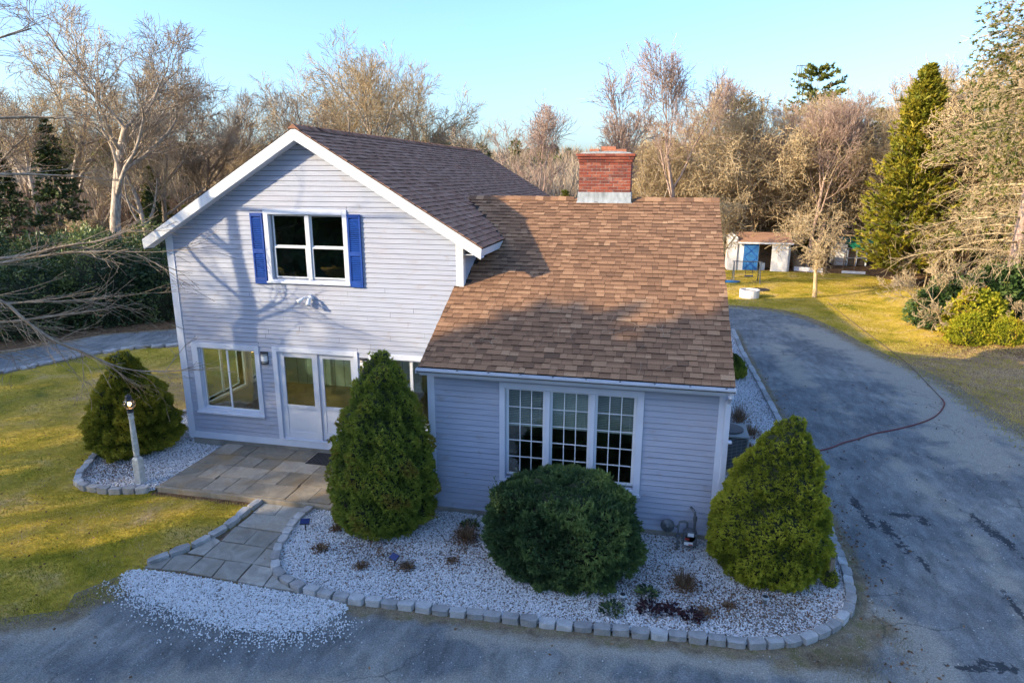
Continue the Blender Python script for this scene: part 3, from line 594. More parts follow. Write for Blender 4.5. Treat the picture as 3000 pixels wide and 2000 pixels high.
# wing walls
b = MB(); zt = RE + .0
for x0, x1, z0, z1 in ((WX0, H_W[0], .17, zt), (H_W[0], H_W[1], .17, H_W[2]), (H_W[0], H_W[1], H_W[3], zt), (H_W[1], WX1, .17, zt)): b.box(x0, x1, YW, YW + .14, z0, z1)
part(b, 'front_wall', 'gap')
for xa, xb in ((WX0, WX0 + .14), (WX1 - .14, WX1)):
    b = MB(); yb_ = YBK - .35; ys_ = (YG if xa < 0 else yb_)
    zf = zwing(YW + .14) - .13
    if xa < 0: b.prism([(YW + .14, .17), (YG, .17), (YG, zwing(YG) - .13), (YW + .14, zf)], 'x', xa, xb)
    else: b.prism([(YW + .14, .17), (yb_, .17), (yb_, zwing(yb_) - .13), (YR, RR - .13), (YW + .14, zf)], 'x', xa, xb)
    part(b, 'side_wall', 'siding')
b = MB(); b.box(XR, WX1 - .14, YBK - .49, YBK - .35, .17, 3.0); part(b, 'back_wall', 'siding')
# clapboards
def clap(y, zlo, zhi, lf, rf, holes, expo, seed, mat='siding', nseg=2.6, stagger=0):
    rr = random.Random(seed); k = 0; z = zlo
    while z < zhi - .02:
        z1 = min(z + expo - .009, zhi); a, c = max(lf(z), lf(z1)), min(rf(z), rf(z1))
        if c - a > .06:
            iv = [(a, c)]; extra = []
            for h in holes:
                p, q = max(a, h[0]), min(c, h[1])
                if q - p > .05 and z < h[3] < z1 - .006 and z + expo > h[2]: extra.append((p, q, h[3], z1))
                if q - p > .05 and z + .006 < h[2] < z1: extra.append((p, q, z, h[2]))
            for p, q, za, zb in extra:
                b = MB(); b.box(p, q, y - .026 + .013 * (za - z) / expo, y, za, zb - .001, rr.random()); part(b, 'clapboard', mat)
            for h in holes:
                if z + expo > h[2] + .006 and z < h[3] - .001:
                    nv = []
                    for p, q in iv:
                        if h[1] <= p or h[0] >= q: nv.append((p, q)); continue
                        if h[0] > p: nv.append((p, h[0]))
                        if h[1] < q: nv.append((h[1], q))
                    iv = nv
            for p, q in iv:
                cuts = [p]
                while q - cuts[-1] > 3.3: cuts.append(cuts[-1] + rr.uniform(1.6, 3.0))
                cuts.append(q)
                if len(cuts) > 2 and cuts[-1] - cuts[-2] < .5: cuts.pop(-2)
                for s, e in zip(cuts, cuts[1:]):
                    if e - s < .03: continue
                    b = MB(); j = rr.uniform(-.0015, .0015); g = .0015
                    lb = s + g if s != p else max(lf(z), p) if s == a else p
                    sl0 = lf(z) if s == a else s + g; sl1 = lf(z1) if s == a else s + g
                    er0 = rf(z) if e == c else e - g; er1 = rf(z1) if e == c else e - g
                    vs = [(sl0, y, z), (er0, y, z), (er0, y - .027 + j, z), (sl0, y - .027 + j, z), (sl1, y, z1), (er1, y, z1), (er1, y - .013 + j, z1), (sl1, y - .013 + j, z1)]
                    b.add(vs, [(0, 1, 2, 3), (7, 6, 5, 4), (3, 2, 6, 7), (1, 5, 6, 2), (0, 3, 7, 4), (0, 4, 5, 1)], rr.random())
                    part(b, 'clapboard', mat)
        z += expo; k += 1
xrk = lambda off: (lambda z: (AX - (AZ - off - z) / MS) if z > zmain(XL) - off else XL + .15)
lfg = lambda z: max(XL + .16, AX - (AZ - .17 - z) / MS)
rfg = lambda z: min(XR - .13 if z > 4.0 else XR, AX + (AZ - .17 - z) / MS)
def g_out(h, t=.0): return h
clap(YG, .37, 7.0, lfg, rfg, [(-8.20, -6.28, 4.01, 5.585), (-10.33, -8.60, .83, 2.56), (-5.95, -4.15, .83, 2.56), (-8.27, -6.21, .2, 2.57)], .1035, 3)
clap(YW, .165, 2.86, lambda z: WX0 + .12, lambda z: WX1 - .12, [(-2.59, -.05, .77, 2.73)], .1065, 5)
# small return wall boards of the upper storey seen above the wing roof
for k in range(9):
    z = 4.0 + k * .1035; b = MB(); b.prism([(XR + .02, z), (XR + .006, z + .105), (XR, z + .105), (XR, z)], 'y', YG + .12, YG + 2.6, rnd.random()); part(b, 'clapboard', 'siding')
# corner boards, skirt, rake boards, soffits
b = MB(); b.box(XL - .02, XL + .155, YG - .035, YG + .0, .2, zmain(XL) - .13); b.box(XL - .02, XL, YG, YG + .15, .2, 4.95); part(b, 'corner_board', 'trim', bevel=.003)
b = MB(); b.box(XR - .13, XR + .025, YG - .035, YG, 4.06, zmain(XR) - .13); b.box(XR, XR + .025, YG, YG + .12, 4.1, 4.95); part(b, 'corner_board', 'rake', bevel=.003)
b = MB(); b.box(WX0 - .012, WX0 + .12, YW - .035, YW, .155, 2.86); b.box(WX0 - .012, WX0, YW, YW + .12, .155, 2.95); part(b, 'corner_board', 'trim', bevel=.003)
b = MB(); b.box(WX1 - .12, WX1 + .012, YW - .035, YW, .155, 2.86); b.box(WX1, WX1 + .012, YW, YW + .12, .155, 2.95); part(b, 'corner_board', 'trim', bevel=.003)
b = MB(); b.box(XL + .155, WX0 - .0, YG - .03, YG, .2, .368); part(b, 'skirt_board', 'trim', bevel=.003)
b = MB(); b.box(WX0 + .12, WX1 - .12, YW - .034, YW, 2.75, 2.86); part(b, 'frieze_board', 'trim')
for sx in (-1, 1):
    xe = AL if sx < 0 else AR; ze = zmain(xe)
    b = MB(); b.prism([(AX, AZ - .035), (xe, ze - .035), (xe - sx * .02, ze - .25), (AX, AZ - .275)], 'y', YF, YF + .035); part(b, 'rake_board', 'rake', bevel=.003)
    b = MB(); b.prism([(AX, AZ - .24), (xe - sx * .03, ze - .215), (xe - sx * .03, ze - .235), (AX, AZ - .265)], 'y', YF + .035, YG); part(b, 'soffit', 'trim')
# roofs of the main body
for sx in (-1, 1):
    xe = AL if sx < 0 else AR; ze = zmain(xe)
    b = MB(); b.prism([(AX, AZ - .012), (xe, ze - .012), (xe, ze - .05), (AX, AZ - .14)], 'y', YF - .02 + .022, YB)
    rm_ = part(b, 'roof', 'underlay')
    if sx > 0: roof_main = rm_
b = MB(); b.prism([(AR - .005, zmain(AR) - .04), (AR - .03, zmain(AR) - .20), (AR - .06, zmain(AR) - .20), (AR - .06, zmain(AR) - .06)], 'y', YF + .035, 15.6); part(b, 'fascia', 'rake')
b = MB(); b.prism([(AR - .04, zmain(AR) - .19), (XR, zmain(AR) - .19), (XR, zmain(AR) - .205), (AR - .04, zmain(AR) - .205)], 'y', YG - .0, 15.4); part(b, 'soffit', 'trim')
# roof of the wing
b = MB(); b.prism([(YE, RE - .012), (YR, RR - .012), (YR, RR - .13), (YE + .02, RE - .06)], 'x', XR + .002, RX1)
b.prism([(YE, RE - .012), (YG - .036, zwing(YG - .036) - .012), (YG - .036, zwing(YG - .036) - .13), (YE + .02, RE - .06)], 'x', RX0, XR + .001)
b.prism([(YR, RR - .012), (YBK, RE - .012), (YBK, RE - .1), (YR, RR - .13)], 'x', XR - .6, RX1)
yv = YR - (RR - zmain(XR)) / WS; xv = AX + (AZ - RR) / MS
for sg in (1, -1):
    A_, B_, C_ = (XR + .003, YR - sg * (YR - yv + .25), RR - WS * (YR - yv + .25) - .014), (xv - .1, YR, RR - .014), (XR + .003, YR, RR - .014)
    b.add([A_, B_, C_] + [(p[0], p[1], p[2] - .05) for p in (A_, B_, C_)], [(0, 1, 2), (3, 5, 4), (0, 3, 4, 1), (1, 4, 5, 2), (2, 5, 3, 0)])
roof_wing = part(b, 'roof', 'underlay')
b = MB(); b.prism([(YE + .01, RE - .015), (YR, RR - .015), (YBK - .01, RE - .015), (YBK - .01, RE - .17), (YR, RR - .19), (YE + .01, RE - .17)], 'x', RX1 - .045, RX1 - .015); part(b, 'rake_board', 'trim')
b = MB(); b.prism([(YE + .01, RE - .015), (YG - .04, zwing(YG - .04) - .015), (YG - .04, zwing(YG) - .19), (YE + .01, RE - .17)], 'x', RX0 + .012, RX0 + .04); part(b, 'rake_board', 'trim')
b = MB(); b.box(RX0 + .05, RX1 - .05, YE + .05, YW - .036, 2.862, 2.88); b.box(RX0 + .03, RX1 - .03, YE + .005, YE + .035, 2.86, RE - .06); part(b, 'soffit', 'trim')
# shingles
EX = .143
def shingle_rows(org, U, V, Nn, width, slope_len, keep, seed, umin=lambda p: 0):
    rr = random.Random(seed); out = []; n = int(slope_len / EX)
    ex = slope_len / n; prev = []
    for k in range(n):
        u = -rr.uniform(0, .3); cuts = []
        while u < width:
            w = rr.choice((.11, .13, .16, .19, .22, .27)); 
            a, c = max(u, umin(org + V * (k * ex))), min(u + w, width); u += w
            if c - a < .03: continue
            tint = min(1, max(0, rr.gauss(.5, .16))); hi = rr.random() < .5
            mid = org + U * ((a + c) / 2) + V * (k * ex)
            if keep(mid, (c - a) / 2): out.append((a, c, k * ex, ex, tint, hi))
    return out, ex
def wedge(b, org, U, V, Nn, a, c, v0, ex, tint, hi, jv=0):
    t = .021 if hi else .013; L = ex + .02; tint = max(.06, tint)
    P = lambda u, v, h: tuple(org + U * u + V * v + Nn * h)
    vs = [P(a, v0 - jv, 0), P(c, v0 - jv, 0), P(c, v0 - jv, t), P(a, v0 - jv, t), P(a, v0 + L, 0), P(c, v0 + L, 0), P(c, v0 + L, t * .25), P(a, v0 + L, t * .25)]
    b.add(vs[:4], [(0, 1, 2, 3)], 0)
    if hi: b.add(vs, [(3, 2, 6, 7), (1, 5, 6, 2), (0, 3, 7, 4)], tint)
    else:
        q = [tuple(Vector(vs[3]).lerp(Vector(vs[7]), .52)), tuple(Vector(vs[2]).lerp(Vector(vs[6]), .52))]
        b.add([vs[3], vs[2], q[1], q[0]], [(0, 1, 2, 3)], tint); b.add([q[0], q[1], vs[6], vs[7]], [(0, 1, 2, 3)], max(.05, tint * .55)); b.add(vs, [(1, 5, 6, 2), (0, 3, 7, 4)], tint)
# wing front slope
WOX = -4.76
orgW = Vector((WOX, YE - .015, RE - .012 - .015 * WS)); UW = Vector((1, 0, 0)); VW = Vector((0, YR - YE, RR - RE)).normalized(); NW = Vector((0, -VW.z, VW.y))
lenW = math.hypot(YR - YE, RR - RE) + .01
def keepW(p, hw):
    if p.y > YG - .04 and p.x - hw < XR - .01 and zmain(p.x) - .03 > p.z: 
        return False
    if p.y > YG - .04 and p.x < XR: return p.z > zmain(p.x + hw) - .02
    return True
rowsW, exW = shingle_rows(orgW, UW, VW, NW, RX1 - WOX + .02, lenW, keepW, 21, lambda p: (RX0 - WOX) if p.y < YG - .04 else 0)
rowsW.sort(key=lambda s: s[2])
unit_meshes = {}
def shingle_mesh(w, q, hi):
    key = (round(w, 2), q, hi)
    if key not in unit_meshes:
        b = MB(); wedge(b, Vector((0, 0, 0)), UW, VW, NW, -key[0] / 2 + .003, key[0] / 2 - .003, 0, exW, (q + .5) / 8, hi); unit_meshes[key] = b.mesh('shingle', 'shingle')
    return unit_meshes[key]
for s in rowsW[:290]:
    a, c, v0, ex, t, hi = s
    o = link('shingle', shingle_mesh(c - a, int(t * 7.99), hi), roof_wing); o.location = orgW + UW * ((a + c) / 2) + VW * (v0 + rnd.uniform(-.003, .003))
b = MB()
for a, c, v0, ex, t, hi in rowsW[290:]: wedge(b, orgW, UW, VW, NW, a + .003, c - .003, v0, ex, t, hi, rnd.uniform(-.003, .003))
tag(part(b, 'shingles', 'shingle', roof_wing), kind='stuff')
# main right slope
orgM = Vector((AR + .015, YF - .02, zmain(AR + .015) - .012)); UM = Vector((0, 1, 0)); VM = Vector((AX - AR, 0, AZ - EZ)).normalized(); NM = Vector((VM.z, 0, -VM.x))
lenM = math.hypot(AX - AR, AZ - EZ) + .01
rowsM, exM = shingle_rows(orgM, UM, VM, NM, YB - YF, lenM, lambda p, hw: not (p.z < zwing(p.y) - .03 and p.y > 14), 22)
b = MB()
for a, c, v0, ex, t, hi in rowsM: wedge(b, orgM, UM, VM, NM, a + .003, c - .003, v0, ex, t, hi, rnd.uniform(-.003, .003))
tag(part(b, 'shingles', 'shingle_dark', roof_main), kind='stuff')
# ridge caps
x = -4.62; capm = []
for q in range(4):
    b = MB(); b.add([(0, -.13, -.13 * WS + .02), (.20, -.13, -.13 * WS + .012), (.20, 0, .03), (0, 0, .042), (0, .13, -.13 * WS + .02), (.20, .13, -.13 * WS + .012), (0, -.13, -.13 * WS - .01), (0, .13, -.13 * WS - .01), (.2, -.13, -.13 * WS - .01)],
        [(0, 1, 2, 3), (3, 2, 5, 4), (0, 3, 4, 7, 6), (6, 8, 1, 0)], .15 + q * .22); capm.append(b.mesh('ridge_cap', 'shingle'))
while x < RX1 - .02:
    if not (-1.98 < x + .1 < -.56): link('ridge_cap', rnd.choice(capm), roof_wing, loc=(x, YR, RR + rnd.uniform(-.003, .003)))
    x += .187
b = MB(); y = YF - .02
while y < YB:
    b.add([(AX - .12, y, AZ - .12 * MS + .02), (AX, y, AZ + .045), (AX + .12, y, AZ - .12 * MS + .02), (AX - .12, y + .2, AZ - .12 * MS + .01), (AX, y + .2, AZ + .03), (AX + .12, y + .2, AZ - .12 * MS + .01)], [(0, 1, 4, 3), (1, 2, 5, 4), (0, 2, 1)], rnd.random() * .5); y += .187
tag(part(b, 'ridge_caps', 'shingle_dark', roof_main), kind='stuff')
# gutter
g = MB(); gy0, gy1, gz0, gz1 = YE - .125, YE + .0, 2.92, 3.005
prof = [(gy1, gz1 - .01), (gy1, gz0), (gy0 + .045, gz0), (gy0 + .035, gz0 + .03), (gy0 + .008, gz0 + .05), (gy0, gz1), (gy0 + .012, gz1), (gy0 + .02, gz1 - .008), (gy0 + .02, gz0 + .055), (gy0 + .045, gz0 + .03), (gy0 + .05, gz0 + .012), (gy1 - .008, gz0 + .012), (gy1 - .008, gz1 - .01)]
g.prism(prof, 'x', -4.0, 1.37)
for xx in (-4.002, 1.366): g.box(xx, xx + .006, gy0, gy1, gz0, gz1)
gut = part(g, 'gutter', 'trim')
b = MB(); b.box(-3.99, 1.36, gy0 + .022, gy1 - .01, gz0 + .02, gz0 + .045); part(b, 'gutter_strip', 'gutter_in', gut)  # dark strip laid along the gutter floor
hm = None
for i in range(9):
    b = MB(); b.box(-.015, .015, gy0 + .005, gy1 + .004, gz1 - .022, gz1 - .014); b.box(-.02, .02, gy0 + .03, gy0 + .05, gz1 - .035, gz1 - .01); 
    hm = hm or b.mesh('hanger', 'galv'); link('hanger', hm, gut, loc=(-3.27 + .562 * i, 0, 0))
b = MB(); dx = 1.315
b.tube([(dx, YE - .06, 2.93), (dx, YE - .05, 2.86), (dx, YW - .12, 2.72), (dx, YW - .075, 2.66)], .04, 8); b.box(dx - .045, dx + .045, YW - .10, YW - .04, .2, 2.68); b.box(dx - .045, dx + .045, YW - .22, YW - .05, .13, .2)
ds = part(b, 'downspout', 'trim', bevel=.006)
b = MB(); b.box(dx - .055, dx + .1, YW - .11, YW - .03, 1.95, 1.985); part(b, 'bracket', 'trim', ds)
# windows -----------------------------------------------------------
def frame_rect(b, x0, x1, z0, z1, w, y0, y1, wt=None, wb=None):
    wt = wt or w; wb = wb or w
    b.box(x0, x0 + w, y0, y1, z0, z1); b.box(x1 - w, x1, y0, y1, z0, z1); b.box(x0 + w, x1 - w, y0, y1, z1 - wt, z1); b.box(x0 + w, x1 - w, y0, y1, z0, z0 + wb)
def window(y, outer, inner, sill=.04, name='window'):
    x0, x1, z0, z1 = outer; X0, X1, Z0, Z1 = inner; b = MB()
    b.box(x0, X0, y - .045, y + .02, z0, z1); b.box(X1, x1, y - .045, y + .02, z0, z1); b.box(X0, X1, y - .047, y + .02, Z1, z1); b.box(X0, X1, y - .043, y + .02, z0, Z0)
    b.box(X0, X0 + .012, y + .02, y + .13, Z0, Z1); b.box(X1 - .012, X1, y + .02, y + .13, Z0, Z1); b.box(X0 + .012, X1 - .012, y + .02, y + .13, Z1 - .012, Z1); b.box(X0 + .012, X1 - .012, y + .02, y + .13, Z0, Z0 + .012)
    w = part(b, name, 'trim', bevel=.003)
    if sill: b = MB(); b.box(x0 - .02, x1 + .02, y - .075, y - .043, z0 + .0, z0 + sill); part(b, 'sill', 'trim', w, bevel=.004)
    return w
def sash(w, y, gx0, gx1, gz0, gz1, fw=.035, nv=0, nh=0, depth=.03, pull=False):
    b = MB(); frame_rect(b, gx0 - fw, gx1 + fw, gz0 - fw, gz1 + fw, fw, y, y + depth); part(b, 'sash', 'vinyl', w, bevel=.002)
    b = MB(); b.box(gx0, gx1, y + .012, y + .016, gz0, gz1); part(b, 'pane', 'glass', w)
    for i in range(nv): xx = gx0 + (gx1 - gx0) * (i + 1) / (nv + 1); b = MB(); b.box(xx - .008, xx + .008, y + .002, y + .011, gz0, gz1); part(b, 'muntin', 'vinyl', w)
    for i in range(nh): zz = gz0 + (gz1 - gz0) * (i + 1) / (nh + 1); b = MB(); b.box(gx0, gx1, y + .003, y + .0105, zz - .008, zz + .008); part(b, 'muntin', 'vinyl', w)
w = window(YG, (-8.20, -6.28, 4.01, 5.585), (-8.09, -6.38, 4.085, 5.48))
for x0, x1 in ((-8.005, -7.285), (-7.125, -6.405)):
    sash(w, YG + .045, x0, x1, 4.825, 5.44, .03); sash(w, YG + .015, x0 + .01, x1 - .01, 4.155, 4.765, .035)
b = MB(); b.box(-7.25, -7.16, YG - .01, YG + .11, 4.1, 5.46); part(b, 'mullion', 'vinyl', w)
b = MB(); b.box(-8.05, -7.25, YG + .085, YG + .095, 4.1, 5.46); b.box(-7.16, -6.4, YG + .085, YG + .095, 4.1, 5.46)
for nm, outer, inner, gl in (('window', (-10.33, -8.60, .85, 2.56), (-10.18, -8.71, .965, 2.445), ((-10.125, -9.51), (-9.44, -8.76))), ('window', (-5.95, -4.15, .85, 2.56), (-5.83, -4.27, .965, 2.445), ((-5.775, -5.05), (-4.97, -4.33)))):
    w = window(YG, outer, inner, .05)
    for i, (x0, x1) in enumerate(gl): sash(w, YG + (.055, .02)[i], x0, x1, 1.01, 2.40, .035)
# wing triple window
w = window(YW, (-2.59, -.05, .775, 2.735), (-2.49, -.165, .885, 2.63), .035)
for x0, x1 in ((-2.43, -1.81), (-1.635, -1.01), (-.84, -.22)):
    sash(w, YW + .03, x0, x1, .99, 2.585, .045, 2, 4)
    b = MB(); zz = 1.93
    mid = x0 < -1 and x0 > -2
    while zz < 2.6:
        th = .7 if mid else .35
        b.add([(x0 - .02, YW + .07, zz), (x1 + .02, YW + .07, zz), (x1 + .02, YW + .07 + .027 * math.cos(th), zz + .027 * math.sin(th)), (x0 - .02, YW + .07 + .027 * math.cos(th), zz + .027 * math.sin(th))], [(0, 1, 2, 3)]); zz += .0320
    bl = tag(part(b, 'blind_slats', 'blind', w), kind='stuff')
    b = MB(); b.box(x0 - .02, x1 + .02, YW + .065, YW + .095, 1.895, 1.92); b.box(x1 - .06, x1 - .055, YW + .055, YW + .06, 1.95, 2.6); part(b, 'blind_rail', 'blind', w)
b = MB()
for x0, x1 in ((-1.765, -1.68), (-.965, -.885)): b.box(x0, x1, YW - .02, YW + .12, .897, 2.618)
part(b, 'mullion', 'trim', w)
# doors
b = MB(); b.box(-8.27, -8.16, YG - .045, YG + .03, .368, 2.57); b.box(-6.30, -6.21, YG - .045, YG + .03, .368, 2.57); b.box(-8.16, -6.30, YG - .048, YG + .03, 2.46, 2.57); b.box(-8.16, -6.30, YG - .05, YG + .03, .362, .388)
df = part(b, 'door_frame', 'trim', bevel=.003)
for i, (x0, x1, gx0, gx1) in enumerate(((-8.155, -7.20, -8.015, -7.33), (-7.195, -6.305, -7.085, -6.42))):
    y = YG + (.0 if i == 0 else .035); b = MB()
    b.box(x0, gx0, y, y + .04, .392, 2.45); b.box(gx1, x1, y, y + .04, .392, 2.45); b.box(gx0, gx1, y, y + .04, 2.34, 2.45); b.box(gx0, gx1, y, y + .04, 1.13, 1.21); b.box(gx0, gx1, y, y + .04, .392, .57)
    d = part(b, 'door', 'door_white', bevel=.004)
    b = MB(); b.box(gx0, gx1, y + .012, y + .03, .57, 1.13); part(b, 'panel', 'door_white', d)
    b = MB(); b.box(gx0, gx1, y + .018, y + .022, 1.21, 2.34); part(b, 'pane', 'glass', d)
# shutters
for x0, x1, z0, z1 in ((-8.505, -8.215, 3.985, 5.50), (-6.265, -5.975, 3.985, 5.50)):
    b = MB(); y0, y1 = YG - .062, YG - .026
    b.box(x0, x0 + .035, y0, y1, z0, z1); b.box(x1 - .035, x1, y0, y1, z0, z1); b.box(x0 + .035, x1 - .035, y0, y1, z0, z0 + .12); b.box(x0 + .035, x1 - .035, y0, y1, z1 - .07, z1); b.box(x0 + .035, x1 - .035, y0, y1, z0 + .66, z0 + .74); b.box(x0 + .035, x1 - .035, y1 - .006, y1, z0 + .1, z1 - .05)
    s = part(b, 'shutter', 'blue', bevel=.003)
    b = MB()
    for za, zb in ((z0 + .125, z0 + .655), (z0 + .745, z1 - .075)):
        zz = za
        while zz < zb - .015:
            b.add([(x0 + .037, y0 + .004, zz), (x1 - .037, y0 + .004, zz), (x1 - .037, y1 - .008, zz + .022), (x0 + .037, y1 - .008, zz + .022), (x0 + .037, y0 + .004, zz + .006), (x1 - .037, y0 + .004, zz + .006), (x1 - .037, y1 - .008, zz + .028), (x0 + .037, y1 - .008, zz + .028)], [(0, 1, 5, 4), (4, 5, 6, 7), (3, 2, 1, 0)]); zz += .040
    tag(part(b, 'louvre_slats', 'blue', s), kind='stuff')
# wall lanterns
for cx in (-8.475, -6.075):
    b = MB(); b.lathe([(.075, .02), (.075, .25)], (cx, YG - .03, 2.16), 12, a0=math.pi, a1=2 * math.pi); l = part(b, 'wall_lantern', 'white_glass', smooth=False)
    b = MB()
    for z0, z1 in ((0, .035), (.235, .27), (.05, .065), (.2, .215)): b.lathe([(.0, z0), (.085, z0), (.085, z1), (0, z1)], (cx, YG - .03, 2.16), 12, a0=math.pi, a1=2 * math.pi)
    b.box(cx - .09, cx + .09, YG - .03, YG - .015, 2.15, 2.44); part(b, 'lantern_bands', 'dark', l)
# flood light with two heads
b = MB(); fx, fz = -7.22, 3.72
M0 = Matrix.Translation((fx, YG - .05, fz)) @ Matrix.Rotation(R(90), 4, 'X')
b.lathe([(0, .05), (.06, .05), (.065, .03), (.065, -.03), (0, -.03)], (0, 0, 0), 14, M=M0)
b.tube([(fx - .02, YG - .09, fz + .01), (fx - .08, YG - .15, fz + .02), (fx - .11, YG - .17, fz - .01)], .018, 6); b.tube([(fx + .02, YG - .09, fz), (fx + .05, YG - .16, fz + .01), (fx + .04, YG - .19, fz - .03)], .018, 6)
fl = part(b, 'flood_light', 'vinyl', smooth=False)
for p0, dv in (((fx - .12, YG - .17, fz - .01), (-.75, -.35, -.55)), ((fx + .03, YG - .19, fz - .03), (.05, -.45, -.9))):
    q = Vector(dv).normalized().to_track_quat('Z', 'Y').to_matrix().to_4x4(); b = MB()
    b.lathe([(0, -.04), (.025, -.04), (.03, .0), (.052, .09), (.055, .12), (.045, .115), (0, .105)], (0, 0, 0), 14, M=Matrix.Translation(p0) @ q); part(b, 'lamp_head', 'vinyl', fl, smooth=True)
b = MB(); b.tube([(fx + .02, YG - .09, fz - .04), (fx + .03, YG - .15, fz - .12)], .02, 8); part(b, 'motion_sensor', 'vinyl', fl)
# chimney
CX0, CX1, CY0, CY1 = -1.88, -.66, 16.10, 16.85
ch = MB(); ch.box(CX0 + .012, CX1 - .012, CY0 + .012, CY1 - .012, 5.2, 6.6); chim = part(ch, 'chimney', 'mortar')
b = MB()
b.box(CX0 + .0, CX1 - .0, CY0 + .0, CY1, 6.597, 6.6)
brk = {}
def brick(x0, x1, y0, y1, z0, z1):
    key = (round(x1 - x0, 2), round(y1 - y0, 2), rnd.randrange(6))
    if key not in brk:
        bb = MB(); q = (.08, .3, .45, .6, .8, .97)[key[2]]; X, Y, Z = key[0] / 2, key[1] / 2, (z1 - z0) / 2
        bb.box(-X, X, -Y, Y, -Z, Z, q); brk[key] = bb.mesh('brick', 'brick')
    link('brick', brk[key], chim, loc=((x0 + x1) / 2 + rnd.uniform(-.002, .002), (y0 + y1) / 2 + rnd.uniform(-.003, .003), (z0 + z1) / 2), scale=(1, 1, 1))
def course(k, z, h, o):
    x0, x1, y0, y1 = CX0 - o, CX1 + o, CY0 - o, CY1 + o; L = (x1 - x0) / 6; j = .010
    cuts = [x0] + ([x0 + L * .5] if k % 2 else []); 
    while cuts[-1] + L * 1.01 < x1 - .02: cuts.append(cuts[-1] + L)
    cuts.append(x1)
    for a, c in zip(cuts, cuts[1:]):
        brick(a + j / 2, c - j / 2, y0, y0 + .095, z + j / 2, z + h - j / 2)
    for xa in (x0, x1 - .095):
        M_ = 3; L2 = (y1 - y0 - .1) / M_; st = y0 + .1
        ys = [st] + ([st + L2 * .5] if k % 2 else [])
        while ys[-1] + L2 * 1.01 < y1: ys.append(ys[-1] + L2)
        ys.append(y1)
        for a, c in zip(ys, ys[1:]): brick(xa, xa + .095, a + j / 2, c - j / 2, z + j / 2, z + h - j / 2)
for k in range(10): course(k, 5.895 + k * .0695, .0695, 0)
for k, o in enumerate((.022, .05, .08)):
    course(k, 6.590 + k * .0655, .0655, o); b = MB(); b.box(CX0 - o + .01, CX1 + o - .01, CY0 - o + .01, CY1 + o - .01, 6.590 + k * .0655 + .002, 6.590 + (k + 1) * .0655 - .003); part(b, 'corbel_core', 'mortar', chim)
b = MB(); cxm, cym = (CX0 + CX1) / 2, (CY0 + CY1) / 2
pr = []
for i in range(7): a = i / 6 * math.pi / 2; pr.append((math.cos(a), math.sin(a) * .07))
n = 24; vs = []
for rr_, zz in pr:
    for i in range(n):
        a = 2 * math.pi * i / n; ca, sa = math.cos(a), math.sin(a); k = 1 / max(abs(ca), abs(sa)); k = 1 + (k - 1) * .75
        vs.append((cxm + ca * k * rr_ * .64, cym + sa * k * rr_ * .41, 6.784 + zz + rnd.uniform(-.004, .004)))
fs = [(j * n + i, j * n + (i + 1) % n, (j + 1) * n + (i + 1) % n, (j + 1) * n + i) for j in range(6) for i in range(n)]
b.add(vs, fs); part(b, 'crown', 'crown', chim)
for fx_, fy_, w_, h_ in ((-1.55, 16.4, .11, 6.895), (-1.22, 16.5, .17, 6.955), (-.92, 16.4, .12, 6.89)):
    b = MB(); frame_rect(b, 0, 0, 0, 0, 0, 0, 0) if False else None
    for x0, x1, y0, y1 in ((-w_, w_, -w_, -w_ + .025), (-w_, w_, w_ - .025, w_), (-w_, -w_ + .025, -w_ + .026, w_ - .026), (w_ - .025, w_, -w_ + .026, w_ - .026)): b.box(fx_ + x0, fx_ + x1, fy_ + y0, fy_ + y1, 6.80, h_)
    b.box(fx_ - w_ + .03, fx_ + w_ - .03, fy_ - w_ + .03, fy_ + w_ - .03, 6.80, h_ - .05); part(b, 'flue', 'flue', chim)
b = MB(); b.prism([(CX0 - .03, 5.665), (CX1 + .03, 5.665), (CX1 + .008, 5.905), (CX0 - .008, 5.905)], 'y', CY0 - .018, CY0 - .001); b.prism([(CX0 - .04, 5.655), (CX1 + .05, 5.655), (CX1 + .03, 5.69), (CX0 - .03, 5.69)], 'y', CY0 - .05, CY0 - .0185)
b.box(CX0 - .012, CX0 - .001, CY0, CY1, 5.6, 5.905); b.box(CX1 + .001, CX1 + .012, CY0, CY1, 5.6, 5.905); part(b, 'flashing', 'lead', chim)
# roof vent and dish
b = MB(); vx, vy = -8.3, 20.3; b.lathe([(.05, -.2), (.05, .2), (.13, .2), (.13, .25), (.10, .27), (.13, .3), (.08, .36), (0, .37)], (vx, vy, zmain(vx) + .27), 14); part(b, 'roof_vent', 'lead', smooth=False)
b = MB(); b.tube([(1.2, 19.3, 4.3), (1.42, 19.3, 4.55), (1.5, 19.3, 4.75)], .02, 6); dd = part(b, 'dish_mount', 'galv')
b = MB(); b.lathe([(0, 0), (.14, .02), (.25, .07), (.25, .075), (.13, .03), (0, .01)], (0, 0, 0), 16, M=Matrix.Translation((1.55, 19.3, 4.8)) @ Matrix.Rotation(R(70), 4, 'Y') @ Matrix.Rotation(R(30), 4, 'X')); part(b, 'satellite_dish', 'lead', dd, smooth=True)
